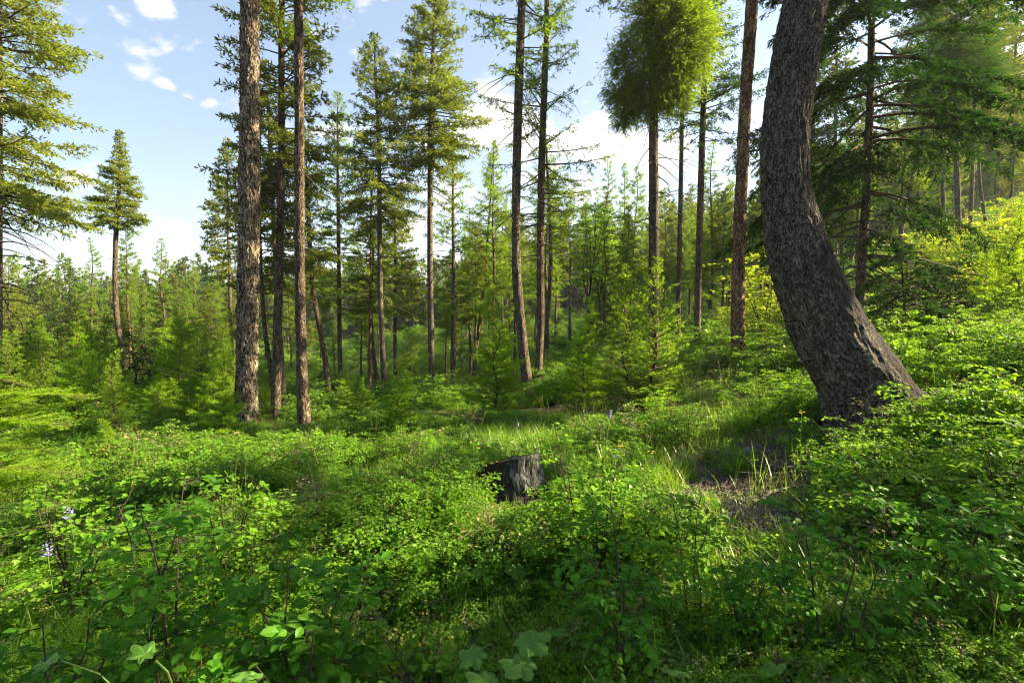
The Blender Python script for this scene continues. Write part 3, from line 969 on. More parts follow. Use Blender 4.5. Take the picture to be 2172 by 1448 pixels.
# Q R S
make_tree('larch_tree', 'thin straight trunk between the broomed larch and the darker trunk right of it', 20.0,
          [(1437, 757, 12), (1440, 600, 11), (1444, 400, 10), (1447, 200, 8), (1449, 0, 6)], 15.2, M['bark_brown'],
          crown=dict(z0=9.0, rad=1.7, nb=80, style='larch', mat='larch', dead=22, dead_z0=5), sides=12, rings=50, seed=21)
make_tree('larch_tree', 'dark straight larch second left of the bent trunk, wispy branches near its top', 17.0,
          [(1477, 757, 16), (1480, 640, 15), (1485, 450, 14), (1491, 250, 13), (1497, 80, 12), (1500, -60, 10)], 17, M['bark_brown'],
          crown=dict(z0=z_at(300, 17, gb(1480, 17)), rad=2.0, nb=105, style='larch', mat='fir_dark', dead=12), sides=24, rings=100, rough=.012, ridge=.01, seed=22, freq=18)
make_tree('pine_tree', 'reddish-brown scaly trunk next on the left of the bent trunk', 11.0,
          [(1565, 785, 31), (1565, 700, 30), (1566, 560, 27), (1572, 400, 26), (1582, 200, 26), (1594, 20, 26), (1599, -60, 25)], 22, M['bark_orange'],
          crown=dict(z0=11, rad=2.2, nb=100, style='fir', mat='fir', tl=.15, tw=.045, dens=.7, dead=26, dead_z0=1.5, dead_len=.12), sides=72, rings=380, rough=.018, ridge=.020, seed=23, freq=26)

# T: the bent trunk
TY = 5.0
tm = [(1870, 905, 225), (1845, 860, 195), (1817, 800, 180), (1757, 700, 157), (1714, 600, 148), (1684, 500, 124), (1668, 400, 102), (1666, 300, 97),
      (1675, 200, 95), (1690, 100, 97), (1709, 0, 96), (1730, -80, 94), (1760, -220, 90), (1780, -420, 84)]
pts_, rad_ = px_trunk(TY, tm)
rad_ = rad_ * np.array([1.35, 1.22, 1.15, 1.12] + [1.04] * (len(rad_) - 4))
bent_base = np.array([pts_[0][0], pts_[0][1], hz(pts_[0][0], pts_[0][1]) - .1])
BENT_Z = pts_[:, 2] - bent_base[2]
BENT_X = pts_[:, 0] - bent_base[0]
BENT_R = rad_
extra = np.array([[pts_[-1][0] + .4, TY, 11.0], [pts_[-1][0] + .5, TY + .2, 16.0]])
allp = np.vstack([[bent_base + (0.12, 0, -.1)], pts_, extra]); allr = np.concatenate([[rad_[0] * 1.1], rad_, [.14, .03]])
bme, bC, bq = trunk_mesh('bent_trunk', allp - bent_base, allr, M['bark_bent'], 150, 760, .030, 13, 40, 0.12, charred_bent, .030)
T_root = thing('bent_conifer', bent_base, 'huge dark trunk that leans, then bends upright, nearest tree on the right', 'tree')
link('trunk', bme, T_root)
def axT(z):
    z = np.atleast_1d(z)
    return np.stack([np.interp(z, bC[:, 2], bC[:, 0]), np.interp(z, bC[:, 2], bC[:, 1])], 1)
for a_, L_, r_ in ((-.35, .95, .10), (-1.2, .45, .09), (.5, .7, .08), (-2.3, .4, .08)):
    q = np.linspace(0, 1, 14)
    x_ = bent_base[0] + .16 + np.cos(a_) * (.22 + L_ * q); y_ = bent_base[1] + np.sin(a_) * (.12 + L_ * q)
    C = np.stack([x_, y_, height(x_, y_) + .30 * (1 - q) ** 2.2 - .02], 1) - bent_base
    link('root', trunk_mesh('bent_root', C, r_ * (1.15 - q), M['bark_bent'], 24, 60, .02, 20, int(L_ * 100), 0, charred_bent, .02)[0], T_root)
cm, wm = conifer(np.random.default_rng(77), 15.5, 7.5, 2.6, 130, 'fir', 'fir', 'bent_conifer', axis=axT, tl=.17, tw=.05, dens=.6)
link('crown', cm, T_root); link('branches', wm, T_root)

# U and friends on the right
make_tree('fir_tree', 'dark fir behind the bent trunk with long arching boughs across the sky', 11.0,
          [(1820, 720, 24), (1828, 560, 21), (1838, 400, 19), (1846, 200, 17), (1850, 0, 15), (1852, -80, 14)], 13.5, M['bark_brown'],
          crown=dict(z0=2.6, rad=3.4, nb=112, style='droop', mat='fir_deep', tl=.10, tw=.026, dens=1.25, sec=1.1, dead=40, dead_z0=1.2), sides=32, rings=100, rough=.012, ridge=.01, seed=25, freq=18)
rV, bV, aV = make_tree('fir_tree', 'fir with bare lower trunk and bushy tuft of foliage high right of the dark fir', 19.0,
          [(2035, 575, 15), (2032, 450, 14), (2028, 300, 13), (2027, 150, 11), (2026, 40, 9)], 14.2, M['bark_grey'],
          crown=dict(z0=8.3, rad=2.3, nb=110, style='fir', mat='fir_dark', dead=18), sides=14, rings=50, seed=26)
broom(rV, bV, aV, [(2000, 165, 55, 0), (2050, 150, 60, 0), (2085, 165, 40, 0), (2020, 190, 40, 0)], 19.0, 'fir_dark', seed=8)
make_tree('fir_tree', 'straight grey trunk just left of the tufted fir on the right slope', 21.0,
          [(2003, 530, 10), (2000, 400, 9), (1996, 250, 8), (1994, 120, 6)], 13, M['bark_grey'],
          crown=dict(z0=6.5, rad=2.2, nb=110, style='fir', mat='fir'), sides=12, rings=40, seed=27)
rW, bW, aW = make_tree('fir_tree', 'slanting trunk leaning right between the dark fir and the right slope trees', 22.0,
          [(1903, 560, 12), (1915, 470, 11), (1935, 380, 10), (1957, 280, 9), (1965, 180, 7)], 12, M['bark_brown'],
          crown=dict(z0=7.0, rad=2.0, nb=100, style='fir', mat='fir'), sides=12, rings=40, seed=28)
broom(rW, bW, aW, [(1950, 388, 16, -.2)], 22.0, 'broom', seed=9)
for i, (px, y0, y1, w, Y, lb, tp) in enumerate([
        (2062, 450, 200, 10, 24, 'brown trunk leaning right at the crest of right slope', 15),
        (2078, 440, 210, 8, 26, 'second brown trunk at crest of right slope, leaning left', 14),
        (2146, 425, 200, 9, 27, 'pale hazy trunk nearest the right edge at the slope crest', 15),
        (2118, 440, 260, 5, 30, 'very thin trunk on the skyline near the right edge', 13),
        (1768, 560, 200, 9, 24, 'straight trunk glimpsed immediately right of the bent trunk', 15),
        (1722, 400, 150, 10, 26, 'trunk half hidden along the right edge of the bent trunk', 15)]):
    make_tree('fir_tree', lb, Y, [(px - 6 + (i == 1) * 22, y0 + 60, w), (px, y0 - 60, w * .9), (px + 5 - (i == 1) * 8, y1, w * .75)], tp, M['bark_grey'],
              crown=dict(z0=5.2, rad=2.2, nb=100, style='fir', mat='fir', tl=.15, tw=.05, dens=.65), sides=10, rings=30, seed=60 + i)

# A, B on the left
make_tree('fir_tree', 'big fir cut by the left edge, yellow-green boughs hanging over dead lower limbs', 14.0,
          [(-12, 870, 34), (-10, 700, 32), (-8, 400, 28), (-6, 200, 24), (-5, -60, 20)], 17, M['bark_grey'],
          crown=dict(z0=z_at(440, 14, gb(0, 14)), rad=2.75, nb=250, style='fir', mat='fir_light', dens=1.5, dead=50, dead_z0=3.2), sides=24, rings=80, seed=30)
make_tree('fir_tree', 'solitary small-crowned fir with a bowed bare trunk standing against the left sky', 22.0,
          [(268, 812, 14), (263, 765, 14), (250, 690, 13), (244, 600, 12), (246, 500, 11), (252, 400, 8), (254, 320, 4)], z_at(272, 22, gb(265, 22)), M['bark_brown'],
          crown=dict(z0=z_at(470, 22, gb(265, 22)), rad=1.4, nb=170, style='fir', mat='fir_light', pexp=1.0, dens=2.2, dead=26, dead_z0=3.6), sides=16, rings=60, seed=31)


# ------------------------------------------------------------------ background trees (shared meshes, individual objects)
def straight_trunk(name, H, r0, mat, seed, wob=.12):
    rg = np.random.default_rng(seed)
    n = 7
    z = np.linspace(-.2, H, n)
    pts = np.stack([rg.normal(0, wob, n) * np.linspace(.2, 1, n) * .6, rg.normal(0, wob, n) * .6, z], 1)
    pts[0, :2] = 0; pts[1, :2] *= .2
    rad = r0 * (1 - .93 * np.clip(z / H, 0, 1) ** 1.1)
    me, C, q = trunk_mesh(name, pts, rad, mat, 8, 22, .008, 6, seed, .4)
    return me, (lambda zz: np.stack([np.interp(np.atleast_1d(zz), C[:, 2], C[:, 0]), np.interp(np.atleast_1d(zz), C[:, 2], C[:, 1])], 1))


VAR = {}
def variant(kind, i, H, z0f, rad, nb, style, mat, bark, r0=.13, **kw):
    sd = hash((kind, i)) % 1 + i * 31 + len(kind) * 7 + 100
    tme, ax = straight_trunk(kind + '_trunk', H, r0, M[bark], sd)
    c, w = conifer(np.random.default_rng(sd), H, H * z0f, rad, nb, style, mat, kind, axis=ax, **kw)
    VAR.setdefault(kind, []).append((H, tme, c, w))
for i in range(4):
    variant('fir', i, 13, (.3, .45, .58, .4)[i], (2.0, 1.8, 1.7, 2.1)[i], 110, 'fir', ('fir', 'fir_light')[i // 2], ('bark_grey', 'bark_brown')[i % 2], tl=.15, tw=.045, dens=.75, dead=14)
for i in range(4):
    variant('larch', i, 13, (.16, .4, .52, .34)[i], (1.8, 1.6, 1.7, 1.4)[i], 105, 'larch', 'larch', ('bark_brown', 'bark_orange')[i % 2], tl=.14, tw=.038, dens=1.15, dead=12)
for i in range(2):
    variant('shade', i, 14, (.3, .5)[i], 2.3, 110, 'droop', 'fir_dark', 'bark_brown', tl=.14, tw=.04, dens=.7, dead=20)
for i in range(4):
    variant('young', i, 3.0, .04, (.85, .95, .75, 1.0)[i], 110, 'young', 'larch_young', 'bark_brown', r0=.028, tl=.055, tw=.015, dens=1.1)
for i in range(2):
    variant('youngdark', i, 3.0, .04, (.8, .9)[i], 100, 'young', 'larch', 'bark_brown', r0=.028, tl=.055, tw=.014, dens=.8)
for i in range(2):
    variant('sapfir', i, 3.0, .05, (1.1, 1.25)[i], 90, 'droop', 'fir_deep', 'bark_brown', r0=.035, tl=.07, tw=.024, dens=1.6)


def place_tree(name, kind, i, x, y, H, label, group, cat='tree', wide=1.0, z=None, rz=None):
    Hv, tme, c, w = VAR[kind][i % len(VAR[kind])]
    s = H / Hv
    z = hz(x, y) if z is None else z
    root = thing(name, (x, y, z - .03), label, cat, group, rz if rz is not None else random.uniform(0, 6.28), (s * wide, s * wide, s))
    link('trunk', tme, root); link('crown', c, root); link('branches', w, root)
    return root


def place_px(name, kind, i, px, Y, top_py, label, group, cat='tree', wide=1.0):
    p = P(px, 700, Y)
    z = hz(p[0], p[1])
    H = max(.5, P(px, top_py, Y)[2] - z)
    return place_tree(name, kind, i, p[0], p[1], H, label, group, cat, wide, z)


# distinct skyline trees
for k, (px, Y, tp, kd, i, lb, wd) in enumerate([
        (198, 30, 503, 'larch', 0, 'pointed green larch left of the solitary bowed fir', 1.15),
        (274, 27, 478, 'larch', 1, 'larch close behind the right side of the solitary bowed fir', 1.0),
        (347, 33, 505, 'larch', 0, 'layered spreading larch, tallest between the bowed fir and the thick pine', 1.35),
        (412, 32, 550, 'larch', 3, 'narrow larch top second left of the thick pine', 1.0),
        (456, 34, 582, 'larch', 2, 'low larch top nearest the left side of the thick pine', 1.2),
        (105, 34, 596, 'fir', 0, 'round-topped olive fir in the left treeline', 1.5),
        (22, 27, 545, 'fir', 3, 'olive fir beside the trunk at the left edge', 1.1),
        (310, 36, 612, 'larch', 1, 'small larch top between the layered larch and the bowed fir', 1.2),
        (490, 26, 295, 'fir', 1, 'fir poking out behind the left side of the thick pine', .95),
        (1048, 26, 298, 'larch', 3, 'pointed larch left of the twin larches', .95),
        (1160, 28, 345, 'larch', 1, 'larch crown framed between the twin larches and the cloud gap', 1.2),
        (1208, 34, 430, 'fir', 2, 'dark fir low in the gap right of the twin larches', 1.2),
        (1284, 34, 330, 'larch', 0, 'highest pointed larch in the gap left of the broomed larch', 1.0),
        (1322, 37, 345, 'larch', 3, 'first of two slim larch tops left of the broomed larch', 1.0),
        (1345, 38, 352, 'larch', 1, 'slim larch top next to the broomed trunk', 1.0),
        (1408, 36, 400, 'fir', 3, 'fir crown just right of the broomed trunk', 1.1),
        (1505, 34, 300, 'larch', 0, 'pale wispy larch top right of the dark straight larch', 1.2),
        (1545, 36, 380, 'larch', 2, 'wispy larch left of the reddish trunk', 1.1),
        (1612, 30, 370, 'fir', 0, 'green fir between the reddish trunk and the bent trunk', 1.1),
        (1625, 34, 240, 'shade', 1, 'tall sparse fir seen beside the left edge of the bent trunk', .8)]):
    place_px('larch_tree' if kd == 'larch' else 'fir_tree', kd, i, px, Y, tp, lb, None, wide=wd)

# rest of the wood
def top_limit(px):
    xs = [-200, 0, 60, 160, 300, 480, 560, 640, 760, 850, 868, 905, 930, 1000, 1100, 1200, 1260, 1400, 1600, 1700, 1800, 1950, 2100, 2400]
    ys = [500, 560, 590, 590, 578, 565, 560, 580, 560, 580, 645, 640, 560, 440, 400, 430, 400, 400, 370, 330, 220, 150, 120, 100]
    return np.interp(px, xs, ys)

rb = np.random.default_rng(42)
NB = 0
cells = set()
tries = 0
counts = {'l': 0, 'm': 0, 'r': 0}
while NB < 219 and tries < 6000:
    tries += 1
    px = rb.uniform(-120, 2300)
    Y = 24 + 62 * rb.random() ** 1.25
    side = 'l' if px < 700 else ('m' if px < 1650 else 'r')
    lim = {'l': 85, 'm': 78, 'r': 56}[side]
    if counts[side] >= lim: continue
    p = P(px, 700, Y)
    key = (round(p[0] / 1.9), round(p[1] / 1.9))
    if key in cells: continue
    if 850 < px < 905 and Y < 60: continue
    cells.add(key)
    tp = top_limit(px) + abs(rb.normal(0, 45)) + rb.uniform(-12, 40)
    z = hz(p[0], p[1])
    H = P(px, tp, Y)[2] - z
    if H < 3: continue
    H = min(H, 21)
    f = rb.random()
    if side == 'l': kd = 'larch' if f < .55 else 'fir'
    elif side == 'm': kd = 'larch' if f < .72 else 'fir'
    else: kd = 'fir' if f < .35 else ('shade' if f < .5 else 'larch')
    lab = {'l': 'one of the slim conifers crowding the valley behind the thick pine and the bowed fir',
           'm': 'one of the thin conifers in the wood behind the twin larches and broomed larch',
           'r': 'one of the conifers packed on the rising slope behind the bent trunk'}[side]
    grp = {'l': 'slim conifers in the left valley', 'm': 'thin conifers of the middle wood', 'r': 'conifers on the right slope'}[side]
    r_ = place_tree('larch_tree' if kd == 'larch' else 'fir_tree', kd, int(rb.integers(0, 4)), p[0], p[1], H, lab, grp, wide=rb.uniform(.85, 1.25), z=z)
    repeat(r_, {'larch': 'slim green background larch', 'fir': 'olive background fir', 'shade': 'dark drooping background fir'}[kd], px, Y)
    NB += 1; counts[side] += 1

# unseen trees added outside the frame, right and behind, only to shade the foreground
for k, (x, y, H, kd) in enumerate([(9.0, 3.2, 13, 'larch'), (12, 2.0, 14, 'fir'), (9.6, -.6, 12, 'larch'), (14, 6.5, 15, 'larch')]):
    place_tree('fir_tree' if kd != 'larch' else 'larch_tree', kd, k, x, y, H, ('first', 'second', 'third', 'fourth')[k] + ' unseen conifer counted from the lower right corner, added outside the frame to cast shade', 'unseen conifers added beyond the right edge for shade')


# ------------------------------------------------------------------ scattered stuff by geometry nodes
def gn_scatter(name, protos, pos, rot, scl, idx, label, extra=None):
    cc = bpy.data.collections.new(name + '_kinds')
    for k, (n, me) in enumerate(protos):
        o = bpy.data.objects.new('%s_%02d' % (n, k), me)
        cc.objects.link(o)
    me = bpy.data.meshes.new(name)
    me.vertices.add(len(pos))
    me.vertices.foreach_set('co', np.asarray(pos, np.float32).ravel())
    a = me.attributes.new('rot', 'FLOAT_VECTOR', 'POINT'); a.data.foreach_set('vector', np.asarray(rot, np.float32).ravel())
    a = me.attributes.new('scl', 'FLOAT', 'POINT'); a.data.foreach_set('value', np.asarray(scl, np.float32))
    a = me.attributes.new('kind_index', 'INT', 'POINT'); a.data.foreach_set('value', np.asarray(idx, np.int32))
    o = link(name, me)
    tag(o, label, kind='stuff')
    ng = bpy.data.node_groups.new(name, 'GeometryNodeTree')
    ng.interface.new_socket('Geometry', in_out='INPUT', socket_type='NodeSocketGeometry')
    ng.interface.new_socket('Geometry', in_out='OUTPUT', socket_type='NodeSocketGeometry')
    N, L = ng.nodes, ng.links
    gi = N.new('NodeGroupInput'); go = N.new('NodeGroupOutput')
    ci = N.new('GeometryNodeCollectionInfo'); ci.inputs['Collection'].default_value = cc
    ci.inputs['Separate Children'].default_value = True; ci.inputs['Reset Children'].default_value = True
    ip = N.new('GeometryNodeInstanceOnPoints')
    ip.inputs['Pick Instance'].default_value = True
    L.new(gi.outputs[0], ip.inputs['Points']); L.new(ci.outputs[0], ip.inputs['Instance'])
    def at(nm, ty):
        n = N.new('GeometryNodeInputNamedAttribute'); n.data_type = ty; n.inputs['Name'].default_value = nm
        return n.outputs['Attribute']
    L.new(at('kind_index', 'INT'), ip.inputs['Instance Index'])
    er = N.new('FunctionNodeEulerToRotation'); L.new(at('rot', 'FLOAT_VECTOR'), er.inputs[0])
    L.new(er.outputs[0], ip.inputs['Rotation'])
    L.new(at('scl', 'FLOAT'), ip.inputs['Scale'])
    L.new(ip.outputs[0], go.inputs[0])
    md = o.modifiers.new('scatter', 'NODES'); md.node_group = ng
    return o


# far wood: light whole-tree meshes
def far_tree(seed, mat):
    rg = np.random.default_rng(seed)
    H = 12
    nb = 70
    c, w = conifer(rg, H, 1.5, 2.0, nb, 'fir', mat, 'far_tree', tl=.34, tw=.13, dens=.22, sec=.5)
    g = Geo()
    n = len(c.vertices); v = np.zeros(n * 3, np.float32); c.vertices.foreach_get('co', v)
    f = np.zeros(len(c.polygons) * 3, np.int32); c.loops.foreach_get('vertex_index', f)
    g.add(v.reshape(-1, 3), f.reshape(-1, 3), 0)
    tubes(g, np.stack([np.zeros(4), np.zeros(4), np.linspace(0, H, 4)], 1), np.linspace(.14, .02, 4), 5, 1)
    return g.mesh('far_tree', [M[mat], M['bark_brown']])
n = 5200
azs = rb.uniform(R(-52), R(52), n)
rs = 88 + 1300 * rb.random(n) ** 1.9
X = rs * np.sin(azs); Yv = rs * np.cos(azs)
Zv = height(X, Yv)
gn_scatter('far_forest', [('far_tree', far_tree(1, 'fir')), ('far_tree', far_tree(2, 'larch')), ('far_tree', far_tree(3, 'fir_dark'))],
           np.stack([X, Yv, Zv], 1), np.stack([rb.normal(0, .03, n), rb.normal(0, .03, n), rb.random(n) * 6.28], 1),
           rb.uniform(.6, 1.25, n), rb.integers(0, 3, n), 'distant conifer forest covering the valley and far hills')


# ------------------------------------------------------------------ shrubs and herbs
def shrub_geo(rg, H, spread, nstems, nbr, leaf, nleaf, layered=.5, fine=False, stem_r=.006, droopy=0., clear=.25, lean=(0, 0), ratio=.68):
    """returns (stems geo, leaves base, dir, normal, length, width)"""
    w = Geo()
    LB, LD, LN = [], [], []
    for s in range(nstems):
        a = s / nstems * 6.283 + rg.uniform(-.5, .5)
        out = spread * rg.uniform(.25, .75)
        h = H * rg.uniform(.72, 1.0)
        q = np.linspace(0, 1, 7)
        C = np.stack([np.cos(a) * out * q ** 1.4 + lean[0] * q, np.sin(a) * out * q ** 1.4 + lean[1] * q, h * (q - .08 * q * q)], 1)
        C[:, :2] += np.cumsum(rg.normal(0, .012 * H, (7, 2)), 0)
        C[0] = (rg.normal(0, .02), rg.normal(0, .02), -.04)
        tubes(w, C, stem_r * (1.1 - .8 * q), 5)
        for b in range(nbr):
            t = clear + (1 - clear) * (b + rg.random()) / nbr
            j = min(int(t * 6), 5); f = t * 6 - j
            o = C[j] * (1 - f) + C[j + 1] * f
            ba = rg.random() * 6.283
            bl = spread * rg.uniform(.35, .8) * (1.15 - .6 * t)
            bel = rg.uniform(.05, .6) * (1 - layered) + .12
            d = np.array([math.cos(ba), math.sin(ba), bel - droopy])
            q2 = np.linspace(0, 1, 5)
            B = o + d * bl * q2[:, None]
            B[:, 2] -= bl * .22 * q2 ** 2
            B += np.cumsum(rg.normal(0, .02 * bl, (5, 3)), 0) * (q2[:, None] > 0)
            tubes(w, B, stem_r * .4 * (1.1 - .85 * q2), 3)
            # twigs + leaves in a roughly flat spray
            m = nleaf
            tq = rg.uniform(.12, 1.02, m)
            jj = np.clip((tq * 4).astype(int), 0, 3); ff = (tq * 4 - jj)[:, None]
            pb = B[jj] * (1 - ff) + B[jj + 1] * ff
            dv = unit(B[4] - B[0])
            sd_ = unit(np.cross(dv, [0, 0, 1.0]))
            sg = np.where(rg.random(m) < .5, 1, -1)[:, None]
            off = rg.random(m)[:, None] ** 1.3 * bl * .38 * (1.15 - tq)[:, None]
            pos = pb + (sd_ * sg + dv * .6) * off + rg.normal(0, leaf * .35, (m, 3)) * np.array([1, 1, .8])
            ld = unit(sd_ * sg * rg.uniform(.4, 1.2, (m, 1)) + dv * rg.uniform(.2, 1, (m, 1)) + rg.normal(0, .25, (m, 3)) - np.array([0, 0, .12]))
            LB.append(pos); LD.append(ld)
            LN.append(unit(rg.normal(0, .38, (m, 3)) + np.array([0, 0, 1.0])))
            # few twig lines
            k = max(1, m // 7)
            TP = np.stack([pb[:k], pos[:k]], 1)
            tubes(w, TP, np.full((k, 2), stem_r * .18), 3)
    LB = np.concatenate(LB); LD = np.concatenate(LD); LN = np.concatenate(LN)
    ll = leaf * rg.uniform(.6, 1.25, len(LB))
    return w, LB, LD, LN, ll, ll * ratio


def shrub_meshes(name, seed, mat='leaf', stem='stem_dark', detailed=False, **kw):
    rg = np.random.default_rng(seed)
    w, b, d, n, l, wd = shrub_geo(rg, **kw)
    g = Geo()
    (leaf6 if detailed else blades)(g, b, d, n, l, wd, 0, .10)
    return g.mesh(name + '_leaves', M[mat]), w.mesh(name + '_stems', M[stem])


def merge_proto(name, seed, mat, stem, detailed=False, **kw):
    rg = np.random.default_rng(seed)
    w, b, d, n, l, wd = shrub_geo(rg, **kw)
    g = Geo()
    (leaf6 if detailed else blades)(g, b, d, n, l, wd, 0, .10)
    for v, f in zip(w.v, w.f):
        pass
    vs = np.concatenate(w.v); fs = np.concatenate(w.f)
    g.add(vs, fs, 1)
    return g.mesh(name, [M[mat], M[stem]])


def grass_mesh(name, seed, n, h, w, spread, lean=.35, mat='grass', heads=0, seg=4):
    rg = np.random.default_rng(seed)
    g = Geo()
    b = np.concatenate([rg.normal(0, spread, (n, 2)), np.full((n, 1), -.02)], 1)
    a = rg.random(n) * 6.283
    hd = np.stack([np.cos(a), np.sin(a), 0 * a], 1)
    hh = h * rg.uniform(.45, 1.1, n)
    ln = rg.uniform(.1, 1, n) * lean * hh * 1.6
    q = np.linspace(0, 1, seg + 1)
    C = b[:, None] + hd[:, None] * (ln[:, None] * q[None] ** 2)[..., None]
    C[..., 2] += hh[:, None] * (q - .28 * (ln / hh)[:, None] * q ** 2.5)
    sd_ = np.stack([-np.sin(a + .4), np.cos(a + .4), 0 * a], 1)
    W = w * rg.uniform(.6, 1.2, n)[:, None] * (1 - q ** 2)[None] + .0004
    V = np.stack([C - sd_[:, None] * W[..., None] / 2, C + sd_[:, None] * W[..., None] / 2], 2)   # n,seg+1,2,3
    idx = np.arange(n * (seg + 1) * 2).reshape(n, seg + 1, 2)
    A, B, C_, D = idx[:, :-1, 0], idx[:, :-1, 1], idx[:, 1:, 0], idx[:, 1:, 1]
    F_ = np.concatenate([np.stack([A, B, D], -1).reshape(-1, 3), np.stack([A, D, C_], -1).reshape(-1, 3)])
    g.add(V, F_)
    if heads:
        for k in range(heads):
            x, y = rg.normal(0, spread, 2)
            hh_ = h * rg.uniform(1.2, 1.7); lx, ly = rg.normal(0, .12, 2) * hh_
            q = np.linspace(0, 1, 5)
            C2 = np.stack([x + lx * q ** 2, y + ly * q ** 2, hh_ * q], 1)
            tubes(g, C2, np.full(5, .0011), 3, 1)
            m = 26
            t = rg.uniform(.78, 1.0, m)
            pb = np.stack([x + lx * t ** 2, y + ly * t ** 2, hh_ * t], 1)
            dd = unit(rg.normal(0, .35, (m, 3)) + np.array([0, 0, 1.0]))
            blades(g, pb, dd, unit(rg.normal(size=(m, 3))), .014, .004, 1)
    return g.mesh(name, [M[mat], M['straw']])


def pinnate_mesh(name, seed, nst=7, h=.35, leaf=.022, mat='herb'):
    """herb with feathery compound leaves (vetch, yarrow, young fireweed)"""
    rg = np.random.default_rng(seed)
    g = Geo()
    for s in range(nst):
        a = rg.random() * 6.283
        o = rg.uniform(.05, .3) * h
        hh = h * rg.uniform(.6, 1.1)
        q = np.linspace(0, 1, 5)
        C = np.stack([np.cos(a) * o * q ** 1.5, np.sin(a) * o * q ** 1.5, hh * q - .02], 1) + np.array([rg.normal(0, .05), rg.normal(0, .05), 0])
        tubes(g, C, .0022 * (1.1 - .7 * q), 3, 1)
        for k in range(9):
            t = rg.uniform(.25, 1); j = min(int(t * 4), 3); f = t * 4 - j
            p = C[j] * (1 - f) + C[j + 1] * f
            ba = rg.random() * 6.283
            d = unit(np.array([math.cos(ba), math.sin(ba), rg.uniform(-.1, .6)]))
            L0 = h * rg.uniform(.2, .38)
            m = 8
            u_ = np.linspace(.2, 1, m)
            pb = p + d * (L0 * u_)[:, None] - np.array([0, 0, 1]) * (L0 * .35 * u_ ** 2)[:, None]
            sd_ = unit(np.cross(d, [0, 0, 1.0]))
            for sg in (-1, 1):
                blades(g, pb, unit(sd_ * sg + d * .5 + rg.normal(0, .15, (m, 3))), unit(np.array([0, 0, 1.0]) + rg.normal(0, .25, (m, 3))),
                       leaf * (1.2 - .5 * u_), leaf * .42, 0, .1)
    return g.mesh(name, [M[mat], M['stem_green']])


M['straw'] = plain_mat('straw', (.13, .16, .03), (.30, .29, .09), 30, .8, 0)
M['dry'] = leaf_mat('dry_grass', (.14, .13, .04), (.3, .25, .09), (.3, .26, .08), .3, .1, .5, 2)

low_shrubs = [('low_shrub', merge_proto('low_shrub', 200 + i, 'leaf', 'stem_dark', H=.42, spread=.34, nstems=6, nbr=8, leaf=.021, nleaf=30, layered=.6, stem_r=.003)) for i in range(4)]
low_shrubs += [('low_shrub', merge_proto('low_shrub', 220 + i, 'herb', 'stem_green', H=.30, spread=.30, nstems=7, nbr=5, leaf=.034, nleaf=14, layered=.4, stem_r=.0022, ratio=.32)) for i in range(2)]
low_shrubs += [('low_shrub', pinnate_mesh('feathery_herb', 230 + i, 9, .36, .026)) for i in range(2)]
low_shrubs += [('low_shrub', merge_proto('dead_sprig', 240, 'dry', 'twig_grey', H=.5, spread=.3, nstems=6, nbr=6, leaf=.022, nleaf=6, layered=.3, stem_r=.003))]
grasses = [('grass_tuft', grass_mesh('grass_tuft', 300 + i, 70, (.34, .42, .3)[i], .0045, .07, .5)) for i in range(3)]
grasses += [('grass_tuft', grass_mesh('tall_grass', 310, 34, .5, .006, .10, .3, heads=5)), ('grass_tuft', grass_mesh('dry_grass', 311, 60, .26, .003, .07, .6, mat='dry', heads=2))]


def scatter_points(n, rmin, rmax, power, az=52):
    r_ = rmin + (rmax - rmin) * rb.random(n) ** power
    a_ = rb.uniform(R(-az), R(az), n)
    x = r_ * np.sin(a_); y = r_ * np.cos(a_)
    return x, y, r_


def to_px(x, y, z):
    dx, dy, dz = x, y, z - CAM_H
    fwd = dy * math.cos(PITCH) - dz * math.sin(PITCH)
    upc = dy * math.sin(PITCH) + dz * math.cos(PITCH)
    fwd = np.maximum(fwd, .05)
    return CX + F_PX * dx / fwd, CY - F_PX * upc / fwd


# openings with bare soil (world spots)
BARE = [(P(1600, 985, 5.0)[:2], .8), (P(1500, 1110, 3.5)[:2], .5), (P(1640, 1090, 3.9)[:2], .6), (P(1790, 1040, 4.1)[:2], .4), (P(950, 1200, 3.0)[:2], .18), (P(1150, 1055, 4.1)[:2], .22),
        (P(1940, 1220, 2.9)[:2], .28), (P(1560, 1010, 4.4)[:2], .4)]
def bare(x, y):
    m = np.zeros(len(x))
    for (bx, by), r in BARE:
        d = np.hypot(x - bx, y - by)
        m = np.maximum(m, np.clip(1.35 - d / r, 0, 1))
    return m


def clear_height(px, Y, x, y, z):
    """how tall a plant may grow here before it would hide the stump or the bare bank"""
    lim = np.full(len(px), 99.0)
    for x0, x1, yl, ymax in [(985, 1190, 1066, 4.15), (1000, 1180, 1035, 4.6), (960, 1200, 1080, 3.4), (1400, 1790, 1110, 3.4), (1430, 1780, 1030, 4.6), (700, 1000, 1120, 3.0), (480, 720, 893, 12.5), (720, 1400, 868, 13.0), (0, 480, 850, 12)]:
        m = (px > x0) & (px < x1) & (Y < ymax)
        top = CAM_H + (670 - yl) / F_PX * Y
        lim = np.where(m, np.minimum(lim, np.maximum(top - z, .04)), lim)
    return lim


